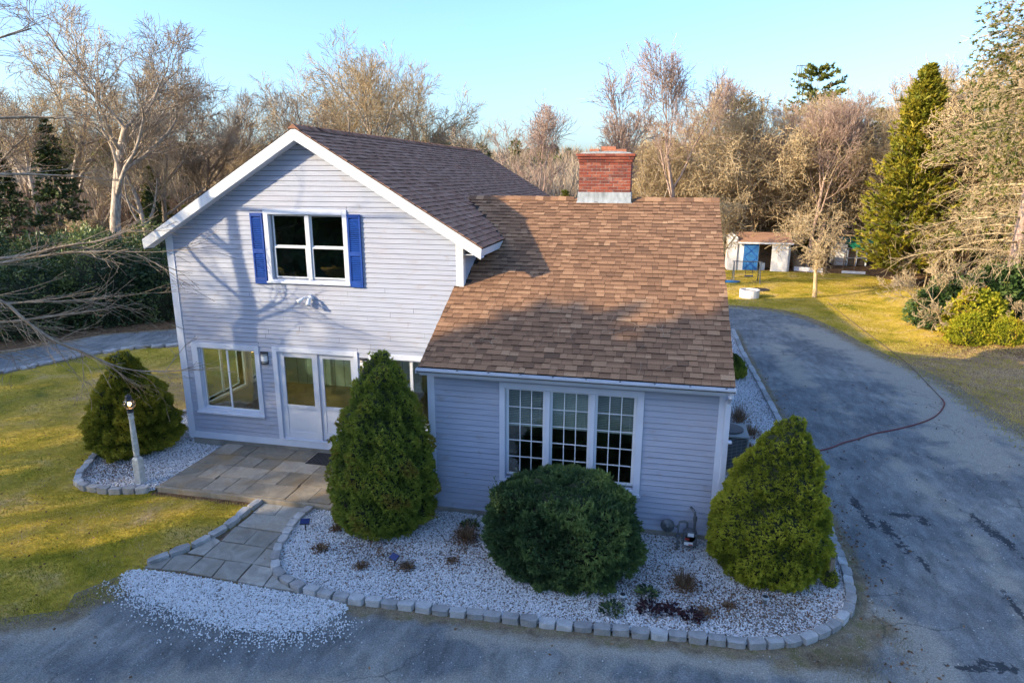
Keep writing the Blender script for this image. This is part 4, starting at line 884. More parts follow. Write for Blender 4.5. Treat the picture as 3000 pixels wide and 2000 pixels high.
# interiors --------------------------------------------------------
b = MB(); ry = 16.9
b.box(XL + .15, XR - .15, ry, ry + .1, .3, 2.75)
xx = XL + .5
ip = part(b, 'interior_wall', 'green_room')
b = MB()
while xx < XR - .3: b.box(xx, xx + .012, ry - .004, ry - .001, .3, 2.7); xx += .3
part(b, 'panel_grooves', 'dark', ip)
b = MB(); b.box(-7.6, -7.52, ry - .03, ry - .002, 1.35, 1.47); b.box(-7.25, -7.15, ry - .03, ry - .002, 1.35, 1.47); part(b, 'switch_plate', 'vinyl', ip)
b = MB(); b.box(-4.15, -4.05, YG + .14, ry, .3, 2.75); part(b, 'interior_wall', 'green_room')
b = MB(); b.box(XL + .145, -4.0, YG + .145, ry, .24, .3); part(b, 'interior_floor', 'wood_floor')
b = MB(); b.box(XL + .145, XR - .145, YG + .145, YB - .6, 2.76, 2.9); part(b, 'interior_ceiling', 'trim')
for y0, y1 in ((13.35, 14.85), (15.2, 16.5)):
    b = MB()
    for p in ((XL - .03, XL + .19, y0 - .08, y0, .84, 2.43), (XL - .03, XL + .19, y1, y1 + .08, .84, 2.43), (XL - .03, XL + .19, y0, y1, 2.35, 2.43), (XL - .04, XL + .22, y0, y1, .84, .9), (XL + .05, XL + .09, (y0 + y1) / 2 - .03, (y0 + y1) / 2 + .03, .9, 2.35)): b.box(*p)
    w = part(b, 'window', 'vinyl'); b = MB(); b.box(XL + .06, XL + .064, y0, y1, .9, 2.35); part(b, 'pane', 'glass', w)
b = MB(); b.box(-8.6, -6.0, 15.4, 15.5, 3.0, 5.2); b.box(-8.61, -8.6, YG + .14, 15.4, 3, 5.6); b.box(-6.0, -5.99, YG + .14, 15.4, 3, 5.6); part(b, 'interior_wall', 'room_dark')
b = MB(); b.box(WX0 + .15, WX1 - .15, 14.4, 14.5, .3, 2.9); b.box(WX0 + .15, WX1 - .15, YW + .15, 14.4, 2.8, 2.9); part(b, 'interior_wall', 'room')
b = MB(); b.box(WX0 + .15, WX1 - .15, YW + .15, 14.4, .22, .3); part(b, 'interior_floor', 'wood_floor')
b = MB(); b.box(-2.1, -.7, 12.3, 13.3, .95, 1.0); b.box(-2.0, -1.9, 12.4, 12.5, .3, .95); b.box(-.9, -.8, 13.1, 13.2, .3, .95); part(b, 'interior_table', 'wood_floor')
b = MB(); b.tube([(-9.05, 14.6, 2.76), (-9.05, 14.6, 2.5)], .01, 6); pd_ = part(b, 'pendant_lamp', 'dark')
b = MB(); b.lathe([(0, 0), (.09, .02), (.10, .08), (.05, .16), (0, .17)], (-9.05, 14.6, 2.33), 14); part(b, 'shade', 'bulb', pd_, smooth=True)
ld = bpy.data.lights.new('pendant_light', 'POINT'); ld.energy = 5; ld.color = (1, .85, .65); ld.shadow_soft_size = .1; lo = bpy.data.objects.new('pendant_light', ld); COL.objects.link(lo); lo.parent = pd_; lo.location = (-9.05, 14.6, 2.2)
# ------------------------------------------------------------------ things round the house
# doormat
mt_ = empty('doormat', (-6.9, 12.42, .122), 'black basket weave rubber doormat on the patio before the glazed doors', 'doormat')
b = MB(); b.box(-.4, .62, -.26, .32, 0, .012); b.obj('mat_base', 'black', mt_)
b = MB()
for i in range(17):
    for j in range(9):
        if (i + j) % 2: b.box(-.39 + i * .059, -.39 + i * .059 + .05, -.25 + j * .063, -.25 + j * .063 + .02, .012, .022)
        else: b.box(-.39 + i * .059 + .015, -.39 + i * .059 + .035, -.25 + j * .063 - .005, -.25 + j * .063 + .05, .012, .022)
tag(b.obj('mat_weave', 'dark', mt_), kind='stuff')
# lamp post
lp = empty('lamp_post', (-10.27, 10.72, .03), 'turned white wooden lamp post with a lit glass globe lantern in the left gravel bed', 'lamp post')
b = MB(); b.box(-.075, .075, -.075, .075, 0, .55); b.add([(-.075, -.075, .55), (.075, -.075, .55), (.075, .075, .55), (-.075, .075, .55), (-.045, -.045, .6), (.045, -.045, .6), (.045, .045, .6), (-.045, .045, .6)], [(0, 1, 5, 4), (1, 2, 6, 5), (2, 3, 7, 6), (3, 0, 4, 7)]); b.obj('post_base', 'post', lp, bevel=.006)
b = MB(); b.lathe([(.045, .6), (.055, .62), (.06, .64), (.05, .66), (.052, .68), (.058, .70), (.062, .74), (.058, .95), (.05, 1.35), (.046, 1.42), (.058, 1.44), (.058, 1.46), (.046, 1.475), (.052, 1.5), (.052, 1.54), (.06, 1.55), (.06, 1.56), (0, 1.56)], (0, 0, 0), 20); b.obj('post_shaft', 'post', lp, smooth=True)
b = MB(); b.lathe([(.04, 1.555), (.062, 1.565), (.062, 1.6), (.05, 1.61), (.05, 1.635), (.07, 1.64), (.07, 1.655), (.03, 1.66), (0, 1.66)], (0, 0, 0), 18)
for a in range(4): an = a * math.pi / 2 + .5; b.tube([(math.cos(an) * r, math.sin(an) * r, z) for r, z in ((.06, 1.65), (.105, 1.70), (.118, 1.75), (.1, 1.81), (.06, 1.84))], .005, 5)
b.lathe([(.098, 1.74), (.1195, 1.742), (.1195, 1.752), (.098, 1.754)], (0, 0, 0), 20)
b.lathe([(.075, 1.835), (.07, 1.85), (.05, 1.88), (.062, 1.885), (.06, 1.905), (.045, 1.925), (.02, 1.935), (.012, 1.96), (0, 1.965)], (0, 0, 0), 18); b.obj('lantern_cage', 'dark', lp, smooth=False)
b = MB(); b.lathe([(.05, 1.655), (.085, 1.68), (.11, 1.72), (.112, 1.76), (.095, 1.80), (.06, 1.84)], (0, 0, 0), 20); b.obj('globe', 'globe', lp, smooth=True)
b = MB(); b.lathe([(0, 1.70), (.02, 1.705), (.033, 1.74), (.028, 1.77), (0, 1.79)], (0, 0, 0), 12); b.obj('bulb', 'bulb', lp, smooth=True)
ld = bpy.data.lights.new('lamp_light', 'POINT'); ld.energy = 4; ld.color = (1, .6, .25); ld.shadow_soft_size = .04; lo = bpy.data.objects.new('lamp_light', ld); COL.objects.link(lo); lo.parent = lp; lo.location = (0, -.0, 1.75)
# gas meter
gm = empty('gas_meter', (.8, 10.66, 0), 'grey gas meter with round regulator and pipes on the wall near the right corner', 'gas meter')
b = MB(); b.box(-.07, .16, -.13, .06, .12, .36); b.lathe([(.0, 0), (.11, 0), (.11, .17), (0, .17)], (0, 0, 0), 16, M=Matrix.Translation((.045, .04, .30)) @ Matrix.Rotation(R(90), 4, 'X')); b.obj('meter_body', 'galv', gm, bevel=.025)
b = MB(); b.box(-.02, .11, -.175, -.135, .32, .42); b.obj('dial_box', 'galv', gm, bevel=.01)
b = MB(); b.box(-.005, .095, -.182, -.176, .345, .405); b.obj('dial_window', 'vinyl', gm)
b = MB(); b.box(-.055, .09, -.1365, -.133, .15, .21); b.obj('meter_label', 'sticker', gm)
b = MB(); b.box(-.045, .03, -.1365, -.133, .25, .285); b.box(.02, .085, -.139, -.137, .155, .175); b.obj('red_print', 'red', gm)
b = MB(); b.tube([(-.16, -.12, 0), (-.16, -.10, .25), (-.16, -.02, .44), (-.14, 0, .5), (-.06, 0, .53), (-.01, 0, .5), (-.01, 0, .42)], .02, 8); b.tube([(-.16, -.1, .26), (-.16, -.1, .31)], .04, 8); b.obj('inlet_pipe', 'galv', gm)
b = MB(); b.tube([(.11, 0, .40), (.11, 0, .62), (.10, .02, .70), (.07, .06, .73), (.04, .15, .72)], .022, 8); b.tube([(.11, 0, .55), (.11, 0, .63)], .034, 8); b.obj('outlet_pipe', 'galv', gm)
b = MB(); b.lathe([(0, -.03), (.05, -.03), (.06, -.02), (.115, -.01), (.12, .0), (.115, .015), (.05, .03), (.03, .05), (.03, .08), (0, .08)], (0, 0, 0), 20, M=Matrix.Translation((-.34, .02, .40)) @ Matrix.Rotation(R(78), 4, 'X')); b.tube([(-.34, .02, .38), (-.24, .02, .41), (-.16, 0, .40)], .018, 6); b.tube([(-.34, -.06, .38), (-.34, -.09, .32), (-.34, -.09, .28)], .014, 6); b.obj('regulator', 'galv', gm, smooth=True)
# air conditioner
ac = empty('air_conditioner', (1.78, 14.2, .03), 'grey air conditioner condenser with louvred sides beside the right wall', 'air conditioner')
b = MB(); b.box(-.4, .4, -.42, .42, .0, .08); b.obj('pad', 'concrete', ac, bevel=.01)
b = MB(); b.box(-.34, .34, -.36, .36, .08, .82); b.obj('coil', 'dark', ac)
b = MB(); 
for sx in (-1, 1):
    for sy in (-1, 1): b.box(sx * .36 - .02, sx * .36 + .02, sy * .38 - .02, sy * .38 + .02, .08, .86)
b.box(-.38, .38, -.4, .4, .86, .90); b.box(-.38, .38, -.4, .4, .08, .11); b.obj('cabinet', 'ac', ac, bevel=.006)
b = MB()
for k in range(22): b.box(-.36, .36, -.385, -.375, .13 + k * .033, .137 + k * .033); b.box(.365, .375, -.36, .36, .13 + k * .033, .137 + k * .033)
for k in range(8): b.box(-.33 + k * .093, -.325 + k * .093, -.39, -.386, .1, .86)
tag(b.obj('guard_bars', 'ac', ac), kind='stuff')
b = MB(); b.lathe([(.30, .0), (.30, .03), (.04, .04), (0, .04)], (0, 0, .9), 20); b.obj('fan_guard', 'dark', ac)
# solar lights
def solar_flat(x, y, rz, label):
    s = empty('solar_light', (x, y, .03), label, 'garden light', rz=rz)
    b = MB(); b.tube([(0, 0, -.03), (0, 0, .17)], .012, 6); b.obj('stake', 'dark', s)
    M_ = Matrix.Translation((0, 0, .19)) @ Matrix.Rotation(R(28), 4, 'X'); b = MB(); b.box(-.085, .085, -.06, .06, -.012, .008, M=M_); b.obj('lamp_head', 'dark', s)
    b = MB(); b.box(-.078, .078, -.052, .052, .0085, .011, M=M_); b.obj('solar_panel', 'panel', s)
solar_flat(-5.93, 9.72, .3, 'flat panel solar light in the chips beside the flagstone path')
solar_flat(-3.92, 9.0, -.5, 'blue panel solar light between the big cone shrub and the kerb')
def solar_round(x, y, label):
    s = empty('path_light', (x, y, .03), label, 'garden light')
    b = MB(); b.tube([(0, 0, -.03), (0, 0, .22)], .008, 6); b.lathe([(.03, .15), (.034, .22)], (0, 0, 0), 12); b.obj('stake', 'galv', s)
    b = MB(); b.lathe([(.0, .22), (.055, .22), (.06, .235), (.05, .25), (.0, .252)], (0, 0, 0), 16); b.obj('cap', 'lead', s)
    b = MB(); b.lathe([(.04, .2525), (.0, .2545)], (0, 0, 0), 14); b.obj('solar_panel', 'black', s)
solar_round(3.28, 12.75, 'small round solar light on the kerb behind the right cone shrub')
solar_round(-.2, 8.72, 'small round solar light at the right foot of the yew')
solar_round(1.86, 9.12, 'small round solar light in front of the right cone shrub')
# hoses
HZ = .022
def hose(name, pts, r, mat, label):
    pts = smooth_line([(x, y, float(hgt(x, y)) + HZ) for x, y in pts], 3); b = MB(); b.tube(pts, r, 6); o = b.obj(name, mat, smooth=True); tag(o, label, 'hose')
hose('garden_hose', [(1.38, 15.1), (1.9, 14.9), (3.2, 15.35), (3.55, 15.45), (3.97, 15.6), (4.39, 15.93), (4.7, 16.3), (5.07, 16.57), (5.6, 17.1), (6.23, 17.49), (7.18, 18.27), (7.71, 18.91), (8.12, 19.64), (8.32, 20.1), (8.37, 20.45)], .019, 'hose_red', 'dark red garden hose curving across the driveway')
hose('extension_cord', [(8.37, 20.45), (8.49, 21.72), (8.76, 24.44), (8.74, 27.6), (8.73, 31.72), (8.75, 36.0)], .012, 'hose_grey', 'thin brown cord running from the red hose to the small lawn tree')
# shed
sh = empty('shed', (7.2, 48.6, 0), 'small white shed with a tan roof, its blue door swung open', 'shed')
def lp_(mb, n, m_, par=sh, **k): return mb.obj(n, m_, par, **k)
b = MB(); b.box(-1.75, -1.65, -1.2, 1.4, 0, 1.95); b.box(1.55, 1.65, -1.2, 1.4, 0, 1.95); b.box(-1.65, 1.55, 1.3, 1.4, 0, 1.95); b.box(-1.65, -.35, -1.2, -1.12, 0, 1.95); b.box(.55, 1.55, -1.2, -1.12, 0, 1.95); b.box(-.35, .55, -1.2, -1.12, 1.8, 1.95); lp_(b, 'wall', 'shed_wall')
b = MB(); b.prism([(-1.45, 1.93), (.1, 2.5), (1.6, 1.93), (1.6, 1.86), (.1, 2.42), (-1.45, 1.86)], 'x', -1.85, 1.75); lp_(b, 'roof', 'shed_roof')
b = MB(); b.box(-1.85, 1.75, -1.5, -1.46, 1.83, 1.94); lp_(b, 'fascia', 'shed_wall')
b = MB(); b.box(-1.35, -.4, -1.32, -1.26, .05, 1.82); d = lp_(b, 'door', 'shed_blue'); d['label'] = 'bright blue shed door'
b = MB(); 
for z0, z1, sg in ((.1, .9, 1), (.95, 1.75, -1)):
    for s in (1, -1): b.add([(-1.32, -1.335, z0 if s > 0 else z1), (-1.25, -1.335, z0 if s > 0 else z1), (-.43, -1.335, z1 if s > 0 else z0), (-.5, -1.335, z1 if s > 0 else z0)], [(0, 1, 2, 3)])
lp_(b, 'cross_brace', 'blue', d)
b = MB(); b.box(.45, 1.5, -1.36, -1.3, .0, 1.8); d = lp_(b, 'door', 'shed_wall'); d['label'] = 'white sliding shed door'
b = MB(); b.box(-.2, .15, -.9, -.6, 0, .5); lp_(b, 'bin', 'vinyl')
b = MB(); b.box(-1.62, 1.52, .2, .25, .0, 1.9); b.box(-1.6, 1.5, -.1, .2, .9, .93); lp_(b, 'shelf', 'old_wood')
# side annex with curved white top
b = MB(); b.box(-2.35, -1.78, -1.3, .6, 0, 2.2); pr_ = [(-2.35 + .57 * i / 6, 2.2 + .22 * math.sin(math.pi * i / 6)) for i in range(7)]; b.prism(pr_, 'y', -1.3, .6); lp_(b, 'annex', 'shed_wall')
# coop
cp = empty('chicken_coop', (13.3, 52, 0), 'little pale coop with a green roof behind the golden conifer', 'coop')
b = MB(); b.box(-.6, .1, -.4, 1.2, 0, 1.35); b.prism([(-.7, 1.3), (-.3, 1.65), (.15, 1.5), (.15, 1.3)], 'y', -.5, 1.2); b.obj('wall', 'shed_wall', cp)
b = MB(); b.prism([(-.1, 1.68), (1.9, 1.62), (1.9, 1.3), (.6, 1.18)], 'y', -.7, -.62); b.add([(-.1, -.7, 1.69), (1.9, -.7, 1.63), (1.9, 1.4, 1.9), (-.1, 1.4, 1.9), (.5, -.95, 1.2), (1.9, -.95, 1.25)], [(0, 1, 2, 3), (4, 5, 1, 0)]); b.obj('roof', 'green_roof', cp)
b = MB()
for x in (.15, .75, 1.4): b.box(x, x + .09, -.5, -.42, 0, 1.3)
b.box(.15, 1.5, -.5, -.42, 1.2, 1.28); b.box(.15, 1.5, -.5, -.42, .55, .6); b.obj('frame', 'vinyl', cp)
b = MB(); b.box(.2, 1.5, -.3, 1.2, 0, 1.15); b.obj('run', 'old_wood', cp)
# yard bits
tb = empty('concrete_ring', (5.0, 36.6, 0), 'pale concrete well ring standing on the back lawn', 'planter'); b = MB(); b.lathe([(.50, 0), (.52, .42), (.44, .42), (.43, .33), (0, .33)], (0, 0, 0), 20); b.obj('ring', 'shed_wall', tb); b = MB(); b.lathe([(.43, .335), (0, .35)], (0, 0, 0), 16); b.obj('soil', 'dirt', tb)
b = MB(); b.lathe([(.52, 0), (.52, .04), (0, .05)], (5.9, 39.2, .0), 20); tag(b.obj('round_cover', 'dark'), 'dark round cover lying on the back lawn', 'cover')
for i, (p, q, hgt_, lab) in enumerate((((9.3, 48.0), (11.0, 47.4), .28, 'white board edging the garden right of the shed'), ((12.2, 47.5), (13.6, 47.3), .16, 'low white board edging near the green roofed coop'))):
    b = MB(); d = Vector(q) - Vector(p); M_ = Matrix.Translation((*p, 0)) @ Matrix.Rotation(math.atan2(d.y, d.x), 4, 'Z'); b.box(0, d.length, -.05, .05, 0, hgt_, M=M_); tag(b.obj('garden_board', 'shed_wall'), lab, 'edging board')
b = MB(); b.lathe([(.42, 0), (.42, .9), (0, .9)], (9.75, 49.0, 0), 16); tag(b.obj('barrel', 'tan_wood'), 'tan barrel between the shed and the coop', 'barrel')
fence = empty('wire_fence', (9.3, 49.6, 0), 'thin posts and wire fence round the garden beside the shed', 'fence')
for x in np.arange(0, 4.3, .7): b = MB(); b.tube([(x, 0, 0), (x + .02, 0, 1.15)], .03, 6); b.obj('post', 'old_wood', fence)
b = MB()
for z in np.arange(.1, 1.1, .2): b.tube([(0, 0, z), (4.2, 0, z)], .008, 4)
b.obj('wire', 'galv', fence)
b = MB(); b.box(11.05, 11.12, 47.0, 47.07, 0, 1.3); tag(b.obj('fence_post', 'old_wood'), 'dark wooden post at the end of the white garden board', 'post')
sw = empty('swing_frame', (5.4, 42, 0), 'thin metal play frame standing in front of the shed', 'swing'); b = MB()
for x in (-.7, .8): b.tube([(x, -.6, 0), (x, 0, 1.25), (x, .6, 0)], .03, 6)
b.tube([(-.8, 0, 1.25), (.9, 0, 1.25)], .03, 6); b.obj('frame', 'galv', sw); b = MB(); b.tube([(0, 0, 1.25), (0, 0, .4)], .01, 4); b.tube([(.4, 0, 1.25), (.4, 0, .4)], .01, 4); b.box(-.05, .45, -.1, .1, .36, .4); b.obj('seat', 'panel', sw)
b = MB(); b.lathe([(.0, 0), (.75, .0), (.8, .08), (.6, .10), (0, .06)], (0, 0, 0), 18, M=Matrix.Translation((4.3, 41.6, .02)) @ Matrix.Scale(.35, 4, (0, 1, 0))); tag(b.obj('sled', 'shed_blue'), 'blue plastic sled lying on the grass in front of the shed', 'sled')
# pylon behind the pine
pl = empty('antenna_mast', (12.4, 70, -.9), 'thin lattice mast rising left of the tall pine', 'mast'); b = MB()
for sx, sy in ((-.25, -.2), (.25, -.2), (0, .25)): b.tube([(sx, sy, 0), (sx, sy, 17.2)], .04, 4)
for k in range(24): z = k * .7 + .3; b.tube([(-.25, -.2, z), (.25, -.2, z + .35)], .02, 3); b.tube([(.25, -.2, z + .35), (-.25, -.2, z + .7)], .02, 3)
b.obj('lattice', 'galv', pl); b = MB(); b.tube([(-.5, 0, 17.1), (.7, 0, 17.1), (.7, 0, 16.4), (-.5, 0, 16.4), (-.5, 0, 17.1)], .04, 4); b.obj('top_frame', 'galv', pl)
#VEG#
# ------------------------------------------------------------------ vegetation
def tubes_np(segs, n):
    """segs (m,8): p0,p1,r0,r1 -> verts, quads"""
    S = np.array(segs); p0, p1, r0, r1 = S[:, :3], S[:, 3:6], S[:, 6:7], S[:, 7:8]; d = unit(p1 - p0)
    ref = np.where(np.abs(d[:, 2:3]) < .9, np.array([[0, 0, 1.]]), np.array([[1., 0, 0]])); u = unit(np.cross(d, ref)); w = np.cross(d, u); V = []
    for p, r in ((p0, r0), (p1, r1)):
        for k in range(n):
            a = 2 * math.pi * k / n; V.append(p + (u * math.cos(a) + w * math.sin(a)) * r)
    V = np.stack(V, 1); m_ = len(S); base = (np.arange(m_) * 2 * n)[:, None, None]
    F = np.array([[k, (k + 1) % n, n + (k + 1) % n, n + k] for k in range(n)])[None] + base
    return V.reshape(-1, 3), F.reshape(-1, 4)
def rv(rg, s=1): return (rg.gauss(0, s), rg.gauss(0, s), rg.gauss(0, s))
def norm(d): l = math.sqrt(d[0] ** 2 + d[1] ** 2 + d[2] ** 2) or 1; return (d[0] / l, d[1] / l, d[2] / l)
def perp_dir(rg, d, ang):
    r = norm(rv(rg)); dt = sum(a * b for a, b in zip(r, d)); r = norm(tuple(a - dt * b for a, b in zip(r, d)))
    c, s = math.cos(ang), math.sin(ang); return tuple(d[i] * c + r[i] * s for i in range(3))
def branch(rg, out, p, d, L, r, dep, P):
    n = P['n'][dep]; st = L / n; wob = P['wob'][dep]; tr = P['trop'][dep]
    for i in range(n):
        d = norm((d[0] + rg.gauss(0, wob), d[1] + rg.gauss(0, wob), d[2] + rg.gauss(0, wob) + tr))
        q = (p[0] + d[0] * st, p[1] + d[1] * st, p[2] + d[2] * st); r2 = max(P['rmin'], r * (1 - P['taper'][dep] / n))
        out[0 if dep < P['trunkdep'] else 1].append((*p, *q, r, r2))
        if dep < P['max'] and (i + 1) / n >= P['start'][dep]:
            k = P['kids'][dep]; k = int(k) + (rg.random() < k - int(k))
            for _ in range(k):
                a = rg.uniform(*P['ang'][dep]); f = rg.uniform(.7, 1.15) * P['len'][dep] * (1 - .45 * (i / n) * (dep > 0))
                branch(rg, out, q, perp_dir(rg, d, a), L * f, max(P['rmin'], r2 * rg.uniform(.45, .7)), dep + 1, P)
        p, r = q, r2
BASEP = dict(n=[7, 5, 4, 3, 2, 1], wob=[.06, .14, .2, .24, .2, .2], trop=[.05, .10, .10, .08, .06, .03], taper=[.6, .75, .75, .7, .6, .4], start=[.4, .3, .2, .1, .1, 1], kids=[1.8, 1.6, 1.5, 1.45, 1.15, 0],
             ang=[(.5, 1.0), (.4, .85), (.35, .8), (.3, .75), (.3, .7), (0, 0)], len=[.6, .62, .66, .68, .8, .7], rmin=.010, trunkdep=2, max=5)
def tree_mesh(seed, H, r, over=None, crown_mat='bark_tan', trunk_mat='bark_tan', lean=(0, 0)):
    P = dict(BASEP); P.update(over or {}); rg = random.Random(seed); out = [[], []]
    branch(rg, out, (0, 0, -.1), norm((lean[0], lean[1], 1)), H * .62, r, 0, P)
    zmax = max(s[5] for s in out[1]); k = H / zmax
    for o in out:
        for i, s in enumerate(o): o[i] = tuple(x * k for x in s[:6]) + s[6:]
    V, F = tubes_np(out[0], 7); a = np_mesh('trunk', V, F, trunk_mat, smooth=True)
    V, F = tubes_np(out[1], 3); b = np_mesh('crown', V, F, crown_mat)
    return a, b, len(out[1])
def put_tree(meshes, x, y, sc, rz, name, label, cat, group=None, z=None, sz=None):
    e = empty(name, (x, y, float(hgt(x, y)) if z is None else z), label, cat, group, rz); e.scale = (sc, sc, sz or sc)
    for nm, me in zip(('trunk', 'crown'), meshes): link(nm, me, e)
    return e
def tufts(P, Nrm, size, k, rng=NP, spread=.9, aspect=.35, up=.0):
    """k narrow triangles per centre radiating about the normal"""
    n = len(P); d = unit(np.repeat(Nrm, k, 0) + rng.normal(0, spread, (n * k, 3)) + np.array([0, 0, up])); c = np.repeat(P, k, 0)
    L = (rng.uniform(.6, 1.2, (n, 1)) * size).repeat(k, 0) if np.isscalar(size) else np.repeat(size, k)[:, None]
    w = unit(np.cross(d, rng.normal(size=(n * k, 3)))) * L * aspect
    V = np.stack([c - w - d * L * .3, c + w - d * L * .3, c + d * L], 1).reshape(-1, 3); F = np.arange(n * k * 3).reshape(-1, 3)
    return V, F
def leaves(P, D, L, W, rng=NP):
    """one diamond leaf per centre along direction D"""
    n = len(P); D = unit(D); w = unit(np.cross(D, rng.normal(size=(n, 3)))) * W; L = L[:, None] if np.ndim(L) else L
    V = np.stack([P, P + D * L * .5 + w, P + D * L, P + D * L * .5 - w], 1).reshape(-1, 3); return V, np.arange(n * 4).reshape(-1, 4)
def lump(U, seed, f, a):
    rg = np.random.default_rng(seed); o = np.zeros(len(U))
    for i in range(14): k = rg.normal(0, f * (1 + i * .25), 3); o += np.sin(U @ k + rg.uniform(0, 6.28)) / (1 + i * .35)
    return o * a
def shrub(name, c, prof, rx, ry, n, mat, label, cat='shrub', seed=1, size=.045, k=4, la=.05, lf=5, spread=.8, top=None, yellow=None, core=.86, up=.15, trunk=False):
    """prof: list of (height, radius fraction)"""
    rg = np.random.default_rng(seed); zs = np.array([p[0] for p in prof]); rs = np.array([p[1] for p in prof]); H = zs[-1]
    area = np.interp((zs[:-1] + zs[1:]) / 2, zs, rs) * np.hypot(np.diff(zs), np.diff(rs) * rx); cdf = np.concatenate([[0], np.cumsum(area)]); cdf /= cdf[-1]
    def surf(z, th, f=1.0):
        r = np.interp(z, zs, rs); U = np.stack([np.cos(th) * r * rx, np.sin(th) * r * ry, z], 1)
        lu = lump(U, seed, lf, la) + lump(U, seed + 5, lf * 3.2, la * .42); tx, ty = (0, 0) if top is None else top
        q = r * f + lu * (r > .02) * f; return np.stack([np.cos(th) * q * rx + tx * (z / H) ** 2, np.sin(th) * q * ry + ty * (z / H) ** 2, z + lu * .4 * (r < .4)], 1), lu
    z = np.interp(rg.uniform(0, 1, n), cdf, zs); th = rg.uniform(0, 2 * math.pi, n)
    S, lu = surf(z, th); dr = (np.interp(z + .02, zs, rs) - np.interp(z - .02, zs, rs)) / .04 * rx
    Nn = unit(np.stack([np.cos(th), np.sin(th), -dr], 1)); ins = np.abs(rg.normal(0, .035, n))[:, None]; S = S - Nn * ins
    V, F = tufts(S, Nn, size, k, rg, spread, .3, up)
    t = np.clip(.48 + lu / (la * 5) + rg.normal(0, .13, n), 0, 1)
    if yellow is not None:
        for (yx, yz, yr, ya) in yellow: t = np.clip(t + ya * np.exp(-((S[:, 0] - yx) ** 2 + (S[:, 2] - yz) ** 2) / yr ** 2) * (S[:, 1] < 0), 0, 1)
    e = empty(name, (*c, 0.02), label, cat)
    link('foliage', np_mesh('foliage', V, F, mat, np.repeat(t, k)), e)
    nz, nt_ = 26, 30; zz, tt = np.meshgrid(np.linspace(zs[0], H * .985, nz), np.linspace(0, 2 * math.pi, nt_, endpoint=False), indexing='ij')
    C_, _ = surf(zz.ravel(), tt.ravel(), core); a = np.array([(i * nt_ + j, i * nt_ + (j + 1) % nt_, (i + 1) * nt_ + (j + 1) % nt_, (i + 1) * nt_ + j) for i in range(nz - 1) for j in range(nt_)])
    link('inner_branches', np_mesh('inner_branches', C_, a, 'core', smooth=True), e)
    b = MB(); b.tube([(0, 0, -.05), (0, 0, .5)], .05, 7); b.obj('stem', 'bark_grey', e)
    return e
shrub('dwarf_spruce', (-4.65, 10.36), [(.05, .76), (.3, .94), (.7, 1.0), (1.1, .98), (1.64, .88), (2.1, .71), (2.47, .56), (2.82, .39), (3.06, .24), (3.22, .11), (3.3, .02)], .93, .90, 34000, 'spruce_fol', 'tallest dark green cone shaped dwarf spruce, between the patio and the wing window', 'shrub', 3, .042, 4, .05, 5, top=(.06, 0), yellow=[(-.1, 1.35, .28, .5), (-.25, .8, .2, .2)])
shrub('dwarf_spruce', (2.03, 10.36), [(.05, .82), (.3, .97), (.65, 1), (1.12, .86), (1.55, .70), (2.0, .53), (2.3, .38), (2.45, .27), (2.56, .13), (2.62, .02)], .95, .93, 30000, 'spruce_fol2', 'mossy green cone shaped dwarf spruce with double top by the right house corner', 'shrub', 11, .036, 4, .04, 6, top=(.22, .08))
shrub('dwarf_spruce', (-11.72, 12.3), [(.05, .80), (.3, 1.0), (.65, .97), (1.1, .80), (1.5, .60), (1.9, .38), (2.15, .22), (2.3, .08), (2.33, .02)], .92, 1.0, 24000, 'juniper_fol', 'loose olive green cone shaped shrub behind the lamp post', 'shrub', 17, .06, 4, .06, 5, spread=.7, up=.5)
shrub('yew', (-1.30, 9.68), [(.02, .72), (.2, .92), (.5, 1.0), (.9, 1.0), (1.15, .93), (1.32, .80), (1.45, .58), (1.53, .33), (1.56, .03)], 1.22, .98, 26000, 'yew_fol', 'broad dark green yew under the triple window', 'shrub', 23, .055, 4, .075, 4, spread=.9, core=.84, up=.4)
# shoots standing out of the yew
yw_ = [o for o in bpy.data.objects if o.name.startswith('yew')][0]; rg = np.random.default_rng(5); S_ = []; D_ = []
for i in range(170):
    th = rg.uniform(0, 6.28); r = math.sqrt(rg.uniform(0, 1)) * .92; z = 1.38 * (1 - .25 * r ** 3) + .08; p = np.array([r * 1.25 * math.cos(th), r * .95 * math.sin(th), z - .1]); d = unit((np.array([[math.cos(th) * .5 * r, math.sin(th) * .5 * r, 1]]) + rg.normal(0, .25, (1, 3))))[0]; L = rg.uniform(.08, .26)
    for j in range(int(L / .012)): S_.append(p + d * j * .012); D_.append(d + rg.normal(0, .8, 3))
V, F = leaves(np.array(S_), np.array(D_), .04, .007, rg); link('shoots', np_mesh('shoots', V, F, 'yew_fol', rg.uniform(.5, 1, len(F))), yw_)
shrub('small_conifer', (2.55, 21.4), [(.03, .8), (.3, 1), (.6, .7), (.8, .2), (.82, .02)], .5, .5, 5000, 'spruce_fol', 'small dark green conifer on the strip right of the house', 'shrub', 31, .06, 4, .06, 5, up=.5)
shrub('spruce_seedling', (2.95, 10.0), [(.02, .5), (.12, .9), (.25, .6), (.38, .1)], .15, .13, 700, 'spruce_fol2', 'small green tuft at the right foot of the right cone shrub', 'shrub', 37, .04, 4, .04, 8)
shrub('evergreen_sprig', (1.45, 13.35), [(.02, .7), (.15, 1), (.3, .6), (.36, .1)], .16, .13, 900, 'dark_fol', 'dark green sprig between the air conditioner and the right wall', 'plant', 39, .05, 4, .04, 8)
